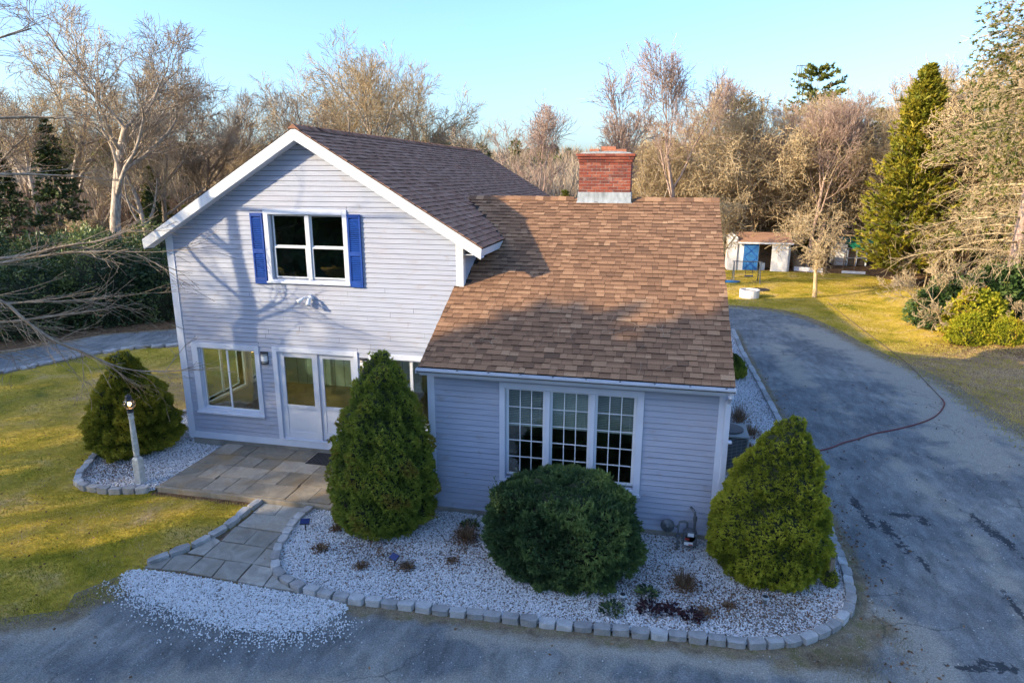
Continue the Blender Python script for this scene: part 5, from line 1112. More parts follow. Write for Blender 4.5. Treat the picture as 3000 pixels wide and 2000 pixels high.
# dry perennials
def dry_clump(x, y, r, h, n, label, mat='dry', seed=0, flat=False):
    rg = np.random.default_rng(seed + 100); th = rg.uniform(0, 6.28, n); q = rg.uniform(0, .35, n) * r; P = np.stack([q * np.cos(th), q * np.sin(th), np.zeros(n)], 1)
    D = np.stack([np.cos(th) * rg.uniform(.1, 1.1, n) * r / h, np.sin(th) * rg.uniform(.1, 1.1, n) * r / h, np.ones(n)], 1) + rg.normal(0, .15, (n, 3))
    L = rg.uniform(.5, 1.15, n) * h; V, F = leaves(P, D, L, .0045, rg)
    e = empty('dry_plant', (x, y, .04), label, 'plant'); link('stems', np_mesh('stems', V, F, mat, rg.uniform(0, 1, n)), e)
    m_ = n; th = rg.uniform(0, 6.28, m_); q = rg.uniform(0, 1, m_) ** .6 * r; P = np.stack([q * np.cos(th), q * np.sin(th), rg.uniform(0, h * .35, m_)], 1); V, F = leaves(P, rg.normal(0, 1, (m_, 3)) * [1, 1, .5], rg.uniform(.03, .07, m_), .012, rg)
    link('leaves', np_mesh('leaves', V, F, 'leaf_brown', rg.uniform(0, .8, m_)), e)
DC = [(-3.0, 10.05, .26, .34, 260, 'biggest dry brown clump left of the yew'), (.72, 9.45, .24, .3, 260, 'dry brown clump in the chips below the gas meter'), (-5.35, 9.2, .17, .14, 120, 'low dry brown plant nearest the flagstone path'), (-5.4, 9.85, .13, .16, 90, 'small dry plant beside the flat solar light'),
      (-4.45, 8.85, .13, .13, 90, 'small withered plant left of the blue solar light'), (-3.7, 9.0, .15, .14, 120, 'withered plant right of the blue solar light'), (-3.05, 9.35, .12, .1, 70, 'tiny dry plant in front of the biggest dry clump'), (1.0, 8.85, .2, .1, 130, 'flat dry plant near the kerb below the gas meter'), (1.35, 9.1, .14, .09, 90, 'low withered plant in front of the right cone shrub'),
      (2.35, 17.1, .34, .5, 240, 'tall dry shrub clump beyond the air conditioner'), (2.55, 16.2, .28, .35, 180, 'dry clump midway along the right wall bed'), (2.3, 15.3, .24, .35, 160, 'dry clump beside the air conditioner')]
for i, (x, y, r, h, n, lab) in enumerate(DC): dry_clump(x, y, r, h, n, lab, seed=i)
for i, (x, y, lab) in enumerate(((.18, 8.75, 'dark purple leafed plant nearest the kerb right of the yew'), (.48, 8.80, 'dark red leafed plant beside the purple one near the kerb'), (-.35, 8.62, 'dark mat plant by the kerb under the yew'), (.15, 9.15, 'dark green leafy plant in the chips right of the yew'), (.8, 8.72, 'small maroon plant below the dry clump'), (-3.05, 10.5, 'green spiky plant between the cone shrub and the yew'))):
    rg = np.random.default_rng(i + 60); n = 130; th = rg.uniform(0, 6.28, n); q = rg.uniform(0, 1, n) ** .7 * .15; P = np.stack([q * np.cos(th), q * np.sin(th), rg.uniform(0, .05, n)], 1); D = np.stack([np.cos(th), np.sin(th), rg.uniform(.1, .8, n)], 1); V, F = leaves(P, D, rg.uniform(.04, .09, n), .02, rg)
    o = link('leafy_plant', np_mesh('leafy_plant', V, F, 'dark_fol' if i in (2, 3, 5) else 'purple_fol', rg.uniform(0, 1, n)), loc=(x, y, .05)); tag(o, lab, 'plant')
# fallen leaves
def litter(P, zo, s, mat='leaf_brown', tl=None):
    n = len(P); z = hgt(P[:, 0], P[:, 1]) + zo + NP.uniform(0, .02, n); V, F = leaves(np.column_stack([P, z]), np.column_stack([NP.normal(size=(n, 2)), NP.normal(0, .25, n)]), NP.uniform(s * .6, s * 1.3, n), s * .35)
    return np_mesh('fallen_leaves', V, F, mat, NP.uniform(0, 1, n) if tl is None else tl)
b1 = np.vstack([sample_poly(BED, 2200), NP.normal((2.0, 9.3), (.7, .35), (900, 2)), NP.normal((-4.5, 9.35), (.6, .25), (350, 2)), NP.normal((.7, 9.3), (.6, .5), (500, 2)), NP.normal((-3.6, 9.2), (1.0, .4), (350, 2)), NP.normal((-2.9, 9.8), (.35, .3), (160, 2)), NP.normal((.7, 10.5), (.4, .12), (120, 2)), NP.normal((-11.4, 11.1), (.6, .35), (500, 2)), NP.normal((2.2, 16), (.35, 1.2), (300, 2))])
b1 = b1[(inpoly(b1, BED) | inpoly(b1, LBED))]
tag(link('fallen_leaves', litter(b1, .065, .035)), 'brown leaves fallen among the marble chips', 'leaves', kind='stuff')
b2 = np.vstack([NP.normal((12, 27), (1.0, .9), (1500, 2)), NP.uniform((12.5, 25.2), (24, 28), (4500, 2)), NP.uniform((9.2, 6), (11, 25), (260, 2)), NP.uniform((-9, 5), (9, 22), (420, 2)), NP.uniform((-17, 6), (-8, 20), (500, 2)), NP.normal((3.6, 12), (.2, 5), (500, 2)), NP.uniform((4, 28), (14, 46), (400, 2)), NP.uniform((-30, 22), (-14, 30), (3500, 2)), NP.normal((13.8, 41.5), (2, 1.2), (1200, 2))])
b2 = b2[~inpoly(b2, BED)]
tag(link('fallen_leaves', litter(b2, .02, .055)), 'brown leaf litter under the trees and along the drives', 'leaves', kind='stuff')
# grass
def grass(P, h, w, tint):
    n = len(P); z = hgt(P[:, 0], P[:, 1]); a = NP.uniform(0, 6.28, n); c = np.column_stack([P, z - .005]); dx = np.column_stack([np.cos(a), np.sin(a), np.zeros(n)]) * w; tip = np.column_stack([NP.normal(0, .45, (n, 2)) * h, h * NP.uniform(.5, 1.1, n)])
    V = np.stack([c - dx, c + dx, c + tip], 1).reshape(-1, 3); return V, np.arange(n * 3).reshape(-1, 3), tint
def patchy(P, f=1.0):
    U = np.column_stack([P, np.zeros(len(P))]); return lump(U, 3, .9 * f, .10) + lump(U, 8, 3.0 * f, .06)
gnear = sample_poly([p for p in LAWN_L], 330000); dgr = np.hypot(gnear[:, 0], gnear[:, 1]); gnear = gnear[NP.uniform(0, 1, len(gnear)) < np.clip((12 / dgr) ** 1.6, .12, 1)]
gnear = gnear[~(inpoly(gnear, LBED) | inpoly(gnear, APRON))]
dryf = np.exp(-((gnear[:, 0] + 12.5) ** 2 / 18 + (gnear[:, 1] - 16.5) ** 2 / 9)); pt = patchy(gnear); keep = NP.uniform(0, 1, len(gnear)) < .85 - .5 * dryf + pt; gnear, pt, dryf = gnear[keep], pt[keep], dryf[keep]
edl = [(-16, 3), (-12.5, 5.2), (-10.5, 6.0), (-9.07, 6.57), (-8.31, 6.94), (-8.1, 7.5), (-8.2, 7.95)]; ep, _ = resample(edl, .02)
ep = np.array([tuple(q) for q, _ in ep]); ep = np.repeat(ep, 14, 0) + NP.normal(0, .13, (len(ep) * 14, 2)); V4, F4, t4 = grass(ep, .05, .006, np.clip(.55 + NP.normal(0, .2, len(ep)), 0, 1)); link_edge = link('edge_grass', np_mesh('edge_grass', V4, F4, 'grass', t4)); tag(link_edge, 'straggling grass where the lawn meets the driveway', 'grass', kind='stuff')
V1, F1, t1 = grass(gnear, .045, .0075, np.clip(.42 + pt * 1.6 + .3 * dryf + NP.normal(0, .12, len(gnear)), 0, 1))
gr = sample_poly(LAWN_R, 90000); ptr = patchy(gr); V2, F2, t2 = grass(gr, .05, .016, np.clip(.5 + ptr * 1.6 + NP.normal(0, .12, len(gr)), 0, 1))
V = np.vstack([V1, V2]); F = np.vstack([F1, F2 + len(V1)]); tag(link('grass', np_mesh('grass', V, F, 'grass', np.concatenate([t1, t2]))), 'short yellow green winter grass of the lawns', 'grass', kind='stuff')
sg = np.vstack([NP.normal((2.7, 8.25), (.28, .12), (1500, 2)), NP.normal((3.0, 8.0), (.2, .2), (700, 2)), NP.normal((3.6, 8.9), (.15, .25), (500, 2))]); V, F, t = grass(sg, .05, .004, NP.uniform(0, 1, len(sg)))
tag(link('straw', np_mesh('straw', V, F, 'straw', t)), 'matted pale dry grass on the gravel by the kerb corner', 'grass', kind='stuff')
bank = np.vstack([NP.uniform((9.4, 6), (13, 25), (26000, 2))]); bank = bank[~inpoly(bank, DRIVE)]; V, F, t = grass(bank, .045, .010, np.clip(.65 + patchy(bank) * 2, 0, 1)); tag(link('verge_grass', np_mesh('verge_grass', V, F, 'grass', t)), 'dry verge grass right of the driveway', 'grass', kind='stuff')

# ---- bare trees
T_SP = [tree_mesh(s, 14, .26, None, 'bark_tan', 'bark_pale') for s in (2, 5, 9)]                     # spreading oaks
T_UP = [tree_mesh(s, 13, .17, dict(ang=[(.3, .6), (.3, .6), (.3, .7), (.3, .7), (.3, .8), (0, 0)], start=[.45, .3, .2, .1, .1, 1], trop=[.05, .2, .18, .14, .1, .03], kids=[1.7, 1.6, 1.5, 1.5, 1.2, 0]), 'bark_pink', 'bark_pink') for s in (3, 8)]  # upright, fine
T_LI = [tree_mesh(s, 11, .15, dict(wob=[.1, .25, .34, .4, .35, .3], start=[.22, .2, .1, .1, .1, 1], ang=[(.6, 1.3), (.5, 1.2), (.5, 1.2), (.5, 1.2), (.5, 1.2), (0, 0)], trop=[.05, .06, .04, .02, 0, 0], kids=[2.0, 1.7, 1.6, 1.4, 1.2, 0], rmin=.017), 'bark_tan', 'bark_tan') for s in (4, 6)]    # crooked, lichen covered
T_GR = [tree_mesh(s, 13, .2, None, 'bark_grey', 'bark_grey') for s in (12, 15)]
big = tree_mesh(31, 15, .34, dict(start=[.5, .3, .2, .1, .1, 1], ang=[(.35, .9), (.4, .9), (.4, .9), (.4, .9), (.4, .9), (0, 0)], kids=[2.0, 1.7, 1.5, 1.45, 1.2, 0]), 'bark_grey', 'bark_pale')
put_tree(big, -30.6, 32.5, 1.08, .6, 'oak_tree', 'tall bare oak with a pale forked trunk left of the house', 'tree')
LT = [(-41, 40, 17.2, 0), (-34.9, 42, 15.6, 1), (-35.5, 47, 13.7, 2), (-36.5, 53, 12.6, 0), (-39.5, 60, 12.8, 1), (-45, 55, 15, 2), (-42, 34, 15.5, 1), (-52, 48, 15, 0), (-47, 62, 13, 2), (-33, 38, 11.5, 0), (-31, 57, 12.2, 1)]
for i, (x, y, h, k) in enumerate(LT): put_tree(T_GR[k % 2] if k else T_SP[i % 3], x, y, h / 13.5, i * 1.7, 'bare_tree', 'bare grey tree in the wood left of the house', 'tree', 'bare trees in the wood on the left')
CT = [(-36.6, 60, 13.6), (-30.5, 55, 15.2), (-24.6, 48, 13.8), (-22.6, 50, 15.0), (-28, 52, 14.2), (-19.5, 53, 14.6), (-17.6, 56, 12.6), (-33, 64, 12), (-26.5, 60, 13), (-22.4, 58, 14.4)]
for i, (x, y, h) in enumerate(CT): put_tree(T_SP[i % 3] if i % 2 else T_GR[i // 2 % 2], x, y, h / 13.8, i * 2.1 + .4, 'bare_tree', 'bare tree rising behind the main roof', 'tree', 'bare trees behind the main roof')
put_tree(T_SP[1], -20.6, 48, 16.8 / 14, 1.0, 'oak_tree', 'tallest bare tree behind the main roof, its round crown above the ridge', 'tree')
put_tree(T_UP[0], -6.4, 33, 10.4 / 13, .3, 'bare_tree', 'slender bare tree in the gap left of the chimney', 'tree')
put_tree(T_GR[0], -9.4, 38, 9.0 / 13, 2.3, 'bare_tree', 'small dark bare tree just left of the slender one by the chimney', 'tree')
put_tree(T_UP[1], -1.2, 36.5, 12.6 / 13, 1.2, 'bare_tree', 'tall pinkish bare tree right of the chimney', 'tree')
put_tree(T_UP[0], 1.6, 47, 15.2 / 13, 2.9, 'bare_tree', 'tall upright pinkish bare tree rising behind the wing ridge', 'tree')
RTR = [(3.2, 55, 14.6, 'u'), (4.8, 53, 13.2, 's'), (6.9, 50.5, 12.2, 'l'), (9.8, 56, 12.4, 's'), (9.6, 50.5, 11.6, 'l'), (11.6, 52.5, 12.6, 's'), (12.6, 55, 12.4, 'u'), (16.4, 60, 13.6, 's'), (18.7, 60, 15, 'u'), (21.7, 62, 16, 'u'), (21.1, 54, 14.6, 's'), (18.9, 47, 14, 'l'), (17.2, 50, 13, 's'), (3.9, 50.5, 9.6, 'l'),
       (-1.6, 53, 10.5, 'l'), (1.2, 52, 10.2, 'l'), (-1, 50, 10, 's'), (0.4, 57, 12, 'u'), (17, 42, 12.4, 'l'), (20, 40, 13, 's'), (23, 44, 15, 's'), (24.5, 38, 14, 'l'), (26, 50, 15, 'u'), (28, 44, 15.5, 's'), (14.2, 53, 12, 's'), (13, 60, 12.5, 'u'), (6.2, 60, 13.2, 's'), (8.6, 62, 13, 'u'), ]
dic = dict(u=(T_UP, 13), s=(T_SP, 14), l=(T_LI, 11))
for i, (x, y, h, k) in enumerate(RTR):
    ms, hh = dic[k]; put_tree(ms[i % len(ms)], x, y, h / hh, i * 1.3, 'bare_tree', 'bare tan tree in the sunlit wood behind the shed', 'tree', 'bare trees in the wood behind the shed')
SMT = [tree_mesh(s, 4.9, .13, dict(wob=[.06, .2, .3, .35, .3, .3], start=[.45, .2, .1, .1, .1, 1], n=[6, 4, 4, 3, 2, 1], ang=[(.6, 1.2), (.5, 1.1), (.5, 1.1), (.5, 1.1), (.5, 1.1), (0, 0)], trop=[.05, .03, .02, 0, 0, 0], kids=[2.2, 1.5, 1.3, 1.1, .6, 0], rmin=.011), 'bark_tan', 'bark_tan') for s in (4, 14)]
put_tree(SMT[0], 8.42, 37.4, 1, 1.9, 'crab_apple_tree', 'small lichen covered tree standing on the back lawn', 'tree')
put_tree(SMT[1], 4.1, 43.0, 1.15, 0.4, 'lichen_tree', 'crooked lichen covered tree overhanging the left of the shed', 'tree')
# straight pale trunks right of the shed
for i, (x, y, r) in enumerate(((11.0, 49.6, .16), (11.6, 53.2, .15), (15.0, 55.0, .14), (6.9, 52, .16), (10.3, 49, .2), (17.9, 46, .17))):
    m_ = T_UP[i % 2]; put_tree(m_, x, y, .93, i * 1.1, 'slender_tree', 'straight slender trunked tree behind the yard', 'tree', 'slender trees behind the yard')

# ---- conifers
def conifer_mesh(seed, H, r0, R0, mat, nw=26, nb=9, nc=9, size=.22, droop=-.15, k=4, profile=None, bare=0.0, spread=.6, trunk='bark_grey', asp=.3, upb=0, tip=1.0, twig=True):
    rg = np.random.default_rng(seed); P, D, sg_ = [], [], []; T = []
    for i in range(nw):
        f = (i + rg.uniform(0, .8)) / nw; z = H * (.06 + .94 * f); Rr = R0 * ((1 - f) ** .85 if profile is None else np.interp(f, *profile)) + .05
        for j in range(nb):
            th = rg.uniform(0, 6.28); L = Rr * rg.uniform(.7, 1.15); d = np.array([math.cos(th), math.sin(th), droop + upb * f + rg.normal(0, .06)]); p0 = np.array([0, 0, z])
            if twig: sg_.append((*p0, *(p0 + d * L), max(.012, .03 * (1 - f) * H / 12), .008))
            if rg.random() < bare: continue
            for c in range(nc):
                s = (c + rg.uniform(.2, 1)) / nc * tip; 
                if s < .25: continue
                P.append(p0 + d * L * s + rg.normal(0, .06 * Rr + .02, 3) * [1, 1, .6]); D.append(d + np.array([0, 0, .1])); T.append(.35 + .35 * s + rg.normal(0, .15))
    P = np.array(P); D = unit(np.array(D)); V, F = tufts(P, D, size, k, rg, spread, asp, .1)
    tk = [(0, 0, -.2 + H * .97 * i / 8, 0, 0, -.2 + H * .97 * (i + 1) / 8, r0 * (1 - i / 8.3), r0 * (1 - (i + 1) / 8.3)) for i in range(8)]
    Vt, Ft = tubes_np(tk, 8); tm = np_mesh('trunk', Vt, Ft, trunk, smooth=True); Vb, Fb = tubes_np(sg_, 3); bm_ = np_mesh('branches', Vb, Fb, trunk) if sg_ else None
    return tm, np_mesh('crown', V, F, mat, np.repeat(np.clip(T, 0, 1), k)), bm_
def put_con(ms, x, y, sc, rz, name, label, cat='tree', group=None, sz=None):
    e = empty(name, (x, y, float(hgt(x, y))), label, cat, group, rz); e.scale = (sc, sc, sz or sc)
    for nm, me in zip(('trunk', 'crown', 'branches'), ms):
        if me: link(nm, me, e)
    return e
gold = conifer_mesh(1, 11.8, .22, 2.3, 'gold_fol', 64, 12, 9, .30, .35, 4, ([0, .12, .3, .5, .7, .85, 1], [.75, 1, .82, .62, .42, .26, .04]), 0, .55, asp=.28, upb=.6)
put_con(gold, 13.9, 42, 1.16, 0, 'golden_cypress', 'tall narrow golden green conifer at the end of the back lawn', sz=1.0)
sp1 = conifer_mesh(2, 10, .2, 2.6, 'dark_fol', 30, 9, 9, .30, -.12, 4, None, .12, .6)
sp2 = conifer_mesh(3, 8, .16, 2.6, 'pine_fol', 26, 9, 9, .28, -.05, 4, None, .08, .8)
for i, (x, y, h, m_, lab) in enumerate(((-38.7, 37, 9.7, sp1, 'dark spruce at the left edge of the view'), (-41.5, 36, 7.5, sp1, 'lower dark spruce at the far left edge'), (-36.5, 43, 6.9, sp2, 'green pine behind the pale forked oak'), (-33.3, 39, 5.4, sp1, 'short dark spruce just right of the pale forked oak'), (-29.5, 37.5, 4.4, sp2, 'low green pine nearest the left rake of the house'), (-46.5, 61, 10.4, sp1, 'distant spruce in the left wood'), (-20.9, 63, 10.1, sp2, 'round green pine beyond the end of the main ridge'), (-18.9, 63, 9.4, sp2, 'second green pine beyond the end of the main ridge'), (-6.0, 44, 5.4, sp2, 'dark green pine in the gap left of the chimney'))):
    put_con(m_, x, y, h / (10 if m_ is sp1 else 8), i, 'spruce_tree' if m_ is sp1 else 'pine_tree', lab)
pine = conifer_mesh(5, 16, .3, 2.9, 'pine_fol', 26, 9, 12, .34, .1, 5, ([0, .3, .5, .75, .9, 1], [.3, .6, 1, .95, .6, .2]), .15, .9, upb=.4, tip=1)
put_con(pine, 12.3, 62, 15.0 / 16, 0, 'pine_tree', 'tall pine standing above the wood beside the mast')
for i, (x, y, h) in enumerate(((6.1, 60, 12.3), (17.5, 62, 11.5), (20, 56, 11), (15, 56, 10), (10.8, 58, 9.5), (23, 56, 11), (8.2, 56, 8.5), (11.5, 55, 7), (16.8, 48, 7), (19.2, 50, 8), (21.5, 47, 8), (24, 49, 9), (26, 42, 8), (28, 38, 8), (3.4, 53, 7), (1, 55, 6.5), (-3, 57, 6), (22.5, 37, 6))):
    put_con(pine if i < 4 else sp2, x, y, h / (16 if i < 4 else 8), i * 1.1, 'pine_tree', 'green pine half hidden in the sunlit wood', 'tree', 'pines inside the wood behind the shed')
# big larch-like conifer at the right edge
def larch():
    rg = np.random.default_rng(44); H = 15; sg_ = []; P, D = [], []; g2 = []
    for i in range(92):
        f = rg.uniform(.12, .98) ** .85; z = H * f; th = rg.uniform(0, 6.28); L = (3.9 * (1 - f) ** .6 + .5) * rg.uniform(.7, 1.1); d = np.array([math.cos(th), math.sin(th), .28 - .1 * (f < .4)]); p = np.array([0., 0, z]); n = 7
        for s in range(n):
            d = d + np.array([0, 0, -.07]) + rg.normal(0, .05, 3); q = p + unit(d[None])[0] * L / n; r = .045 * (1 - s / n) + .010; sg_.append((*p, *q, r, r - .004))
            if s > 0:
                for _ in range(4):
                    t = unit((d + rg.normal(0, .7, 3) + np.array([0, 0, -.25]))[None])[0]; l = rg.uniform(.3, .9); e = q + t * l; e2 = e + unit((t + rg.normal(0, .3, 3) + [0, 0, -.2])[None])[0] * l * .6; sg_.append((*q, *e, .010, .007)); sg_.append((*e, *e2, .007, .006))
                    for _ in range(2): tt = unit((t + rg.normal(0, .6, 3))[None])[0]; sg_.append((*e, *(e + tt * l * .6), .007, .006))
                    if f > .38 and rg.random() < .9: P += [e, e2]; D += [t, t]
                    elif rg.random() < .45: P.append(e2); D.append(t)
            p = q
    V, F = tufts(np.array(P), unit(np.array(D)), .2, 6, rg, .6, .16); t = np.repeat(rg.uniform(.2, 1, len(P)), 6)
    Vt, Ft = tubes_np([(0, 0, -.2 + H * i / 9, .02 * i, 0, -.2 + H * (i + 1) / 9, .30 * (1 - i / 9.5), .30 * (1 - (i + 1) / 9.5)) for i in range(9)], 10); Vb, Fb = tubes_np(sg_, 3)
    return np_mesh('trunk', Vt, Ft, 'bark_pink', smooth=True), np_mesh('crown', V, F, 'pine_fol', t), np_mesh('branches', Vb, Fb, 'bark_tan')
lr = larch(); put_con(lr, 14.6, 31.2, .97, .4, 'hemlock_tree', 'big half bare conifer with a pale pink trunk at the right edge')
put_con(lr, 19.5, 36, 1.05, 2.4, 'hemlock_tree', 'second half bare conifer behind the one at the right edge')
put_con(lr, 18.2, 29, 1.0, 4.2, 'hemlock_tree', 'half bare conifer reaching in at the right border')
# broadleaf evergreens
def bushmesh(seed, rx, ry, H, n, L, W, mat, core_mat='core', tintb=.5):
    rg = np.random.default_rng(seed); d = unit(rg.normal(size=(n, 3))); d[:, 2] = np.abs(d[:, 2]); lu = lump(d, seed, 3, .07) + lump(d, seed + 1, 8, .035); s = (1 + lu - np.abs(rg.normal(0, .09, n)))[:, None]
    P = d * s * [rx, ry, H]; D = unit(d * 1.0 + rg.normal(0, .7, (n, 3)) + [0, 0, -.1]); V, F = leaves(P, D, rg.uniform(.6, 1.2, n) * L, W, rg); f = np_mesh('foliage', V, F, mat, np.clip(tintb + lu * 2.2 + rg.normal(0, .17, n), 0, 1))
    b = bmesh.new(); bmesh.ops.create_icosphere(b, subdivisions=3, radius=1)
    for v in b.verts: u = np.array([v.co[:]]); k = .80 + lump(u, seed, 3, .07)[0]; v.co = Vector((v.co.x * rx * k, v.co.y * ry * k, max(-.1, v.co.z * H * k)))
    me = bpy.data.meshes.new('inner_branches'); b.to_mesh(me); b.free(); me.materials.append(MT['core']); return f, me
def put_bush(ms, x, y, sc, rz, name, label, group=None):
    e = empty(name, (x, y, float(hgt(x, y))), label, 'shrub', group, rz); e.scale = sc if isinstance(sc, tuple) else (sc,) * 3
    for nm, me in zip(('foliage', 'inner_branches'), ms): link(nm, me, e)
RD = [bushmesh(s, 2.2, 2.0, 3.0, 9000, .17, .035, 'dark_fol') for s in (1, 2)]
for i, (x, y, s) in enumerate(((-27.5, 19.3, .9), (-25.3, 21.8, 1.0), (-23.9, 24.6, 1.15), (-21.4, 26.2, 1.0), (-19, 27.2, .95), (-16.8, 28.2, 1), (-30, 22, 1.2), (-27.6, 25.5, 1.25), (-24.4, 28.4, 1.2), (-20.8, 30, 1.1), (-30.5, 17, 1.15), (-33, 26, 1.3), (-29, 30, 1.1), (-17.5, 31.5, 1.0), (-34, 20.5, 1.2))):
    put_bush(RD[i % 2], x, y, s * (1 if i < 6 else .95), i * 1.3, 'rhododendron', 'dark evergreen rhododendron in the hedge beyond the left driveway', 'rhododendrons beyond the left driveway')
LB = bushmesh(7, 1.0, .9, 1.5, 7000, .12, .035, 'laurel_fol', tintb=.45); RB = bushmesh(8, 1.4, 1.3, 2.1, 7000, .19, .04, 'rhodo_fol')
for i, (x, y, s, lab) in enumerate(((11.9, 27.6, .75, 'yellow green bush nearest the driveway on the right bank'), (12.5, 28.6, 1.15, 'taller yellow green bush left of the pale pink trunk'), (12.9, 27.2, .6, 'low yellow bush in front of the pale pink trunk'))): put_bush(LB, x, y, s, i * 2.0, 'laurel_bush', lab)
for i, (x, y, s, lab) in enumerate(((12.1, 30.4, .95, 'green rhododendron at the left end of the right bank'), (13.6, 30.2, 1.1, 'green rhododendron behind the yellow bushes'), (15.7, 29.4, 1.0, 'green rhododendron right of the pale pink trunk'), (17.4, 28.6, 1.1, 'green rhododendron near the right border'), (16.2, 31.8, 1.3, 'tall green rhododendron behind the trunk'), (19.5, 28.2, 1.2, 'green rhododendron at the right border'))): put_bush(RB, x, y, s, i * 1.4, 'rhododendron', lab)
# leaning bare shrub on the bank
ls = tree_mesh(61, 3.4, .035, dict(n=[4, 4, 4, 3, 2, 1], start=[.1, .3, .2, .1, .1, 1], kids=[2.2, 1.4, 1.2, 1.1, .8, 0], ang=[(.7, 1.3), (.3, .8), (.3, .8), (.4, .9), (.4, .9), (0, 0)], rmin=.009), 'bark_tan', 'bark_tan', lean=(-.5, -.2))
put_tree(ls, 11.7, 29.2, 1.0, 0, 'leaning_shrub', 'leaning bare shrub reaching over the back lawn from the bank', 'shrub')
put_tree(ls, 13.2, 27.9, .55, 2.2, 'twiggy_shrub', 'low twiggy bare shrub in front of the pale pink trunk', 'shrub')
# brushy understorey
us = tree_mesh(71, 3.2, .04, dict(n=[3, 4, 4, 3, 2, 1], start=[.1, .2, .2, .1, .1, 1], kids=[2.8, 1.7, 1.5, 1.3, 1, 0], ang=[(.5, 1.2), (.4, 1.1), (.4, 1.1), (.4, 1.2), (.4, 1.2), (0, 0)], wob=[.2, .3, .35, .35, .3, .3], rmin=.012), 'bark_tan', 'bark_tan')
usp = [(x, y, s) for x, y, s in [(-24 + i * 2.4, rnd.uniform(44, 50), rnd.uniform(.8, 1.2)) for i in range(3)] + [(3 + i * 1.9 + rnd.uniform(-.6, .6), rnd.uniform(51, 54), rnd.uniform(.9, 1.5)) for i in range(7)] + [(15 + i * 1.6, rnd.uniform(34, 44), rnd.uniform(.8, 1.3)) for i in range(7)] + [(-44 + i * 2.6, rnd.uniform(31, 44), rnd.uniform(.9, 1.4)) for i in range(12)] + [(-6.5 + i * 2.4, 39 + rnd.uniform(-1, 2), rnd.uniform(.7, 1.0)) for i in range(3)]]
usp = [u for u in usp if not (9.5 < u[0] < 15.5 and 44 < u[1] < 52.5)]
for i, (x, y, s) in enumerate(usp): put_tree(us, x, y, s, i * 2.2, 'brush', 'tangled bare brush at the edge of the wood', 'shrub', 'bare brush along the edge of the wood')
# far winter woodland covering the hills
def far_wood():
    rg = np.random.default_rng(9); nb = 46; n = 3300; th = rg.uniform(R(-70), R(48), n); r = np.sqrt(rg.uniform(66 ** 2, 330 ** 2, n)); r[:1300] = rg.uniform(66, 150, 1300)
    x = r * np.sin(th); y = r * np.cos(th); keep = ~((np.abs(x - 9) < 17) & (y < 63) ); x, y = x[keep], y[keep]; n = len(x); z = hgt(x, y); Hh = rg.uniform(7.5, 11.5, n) * (.72 + .28 * np.clip((np.hypot(x, y) - 60) / 150, 0, 1))
    f = rg.uniform(.2, .8, (n, nb)); a = rg.uniform(0, 6.28, (n, nb)); tilt = rg.uniform(.15, .8, (n, nb)); L = (1.02 - f) * rg.uniform(.6, 1.0, (n, nb)) * Hh[:, None] * .95
    p = np.stack([x[:, None] + 0 * f, y[:, None] + 0 * f, z[:, None] + f * Hh[:, None]], -1) + np.stack([np.cos(a), np.sin(a), 0 * a], -1) * (rg.uniform(0, .22, (n, nb)) * Hh[:, None])[..., None]
    d = np.stack([np.cos(a) * np.sin(tilt), np.sin(a) * np.sin(tilt), np.cos(tilt)], -1); q = p + d * L[..., None]; w = unit(rg.normal(size=(n * nb, 3)) * [1, 1, .2]).reshape(n, nb, 3) * (.035 + .00045 * np.hypot(x, y))[:, None, None]
    p[:, 0] = np.stack([x, y, z - .3], -1); q[:, 0] = np.stack([x, y, z + Hh * .85], -1); w[:, 0] *= 2.5
    V = np.stack([p - w, p + w, q], 2).reshape(-1, 3); t = np.clip(rg.normal(.45, .2, n), 0, .93)[:, None] + rg.normal(0, .08, (n, nb)); t = np.clip(t, 0, .93).ravel()
    tag(link('far_wood', np_mesh('far_wood', V, np.arange(len(V)).reshape(-1, 3), 'wood_far', t)), 'brown leafless woodland covering the low hills to the horizon', 'woodland', kind='stuff')
    m_ = 120; th = rg.uniform(R(-62), R(40), m_); r = rg.uniform(90, 320, m_); P, D = [], []
    for t_, r_ in zip(th, r):
        X, Y = r_ * math.sin(t_), r_ * math.cos(t_); z0 = float(hgt(X, Y)); h = rg.uniform(7, 11); c = rg.normal(size=(90, 3)); c = unit(c) * rg.uniform(.5, 1, (90, 1)) * [1.7, 1.7, 2.2]; P.append(c + [X, Y, z0 + h - 1.2]); D.append(unit(c))
    V, F = tufts(np.vstack(P), np.vstack(D), .8, 3, rg, .7, .4); tag(link('far_pines', np_mesh('far_pines', V, F, 'pine_fol', rg.uniform(0, .8, len(F)))), 'scattered green pines among the far woodland', 'woodland', kind='stuff')
far_wood()

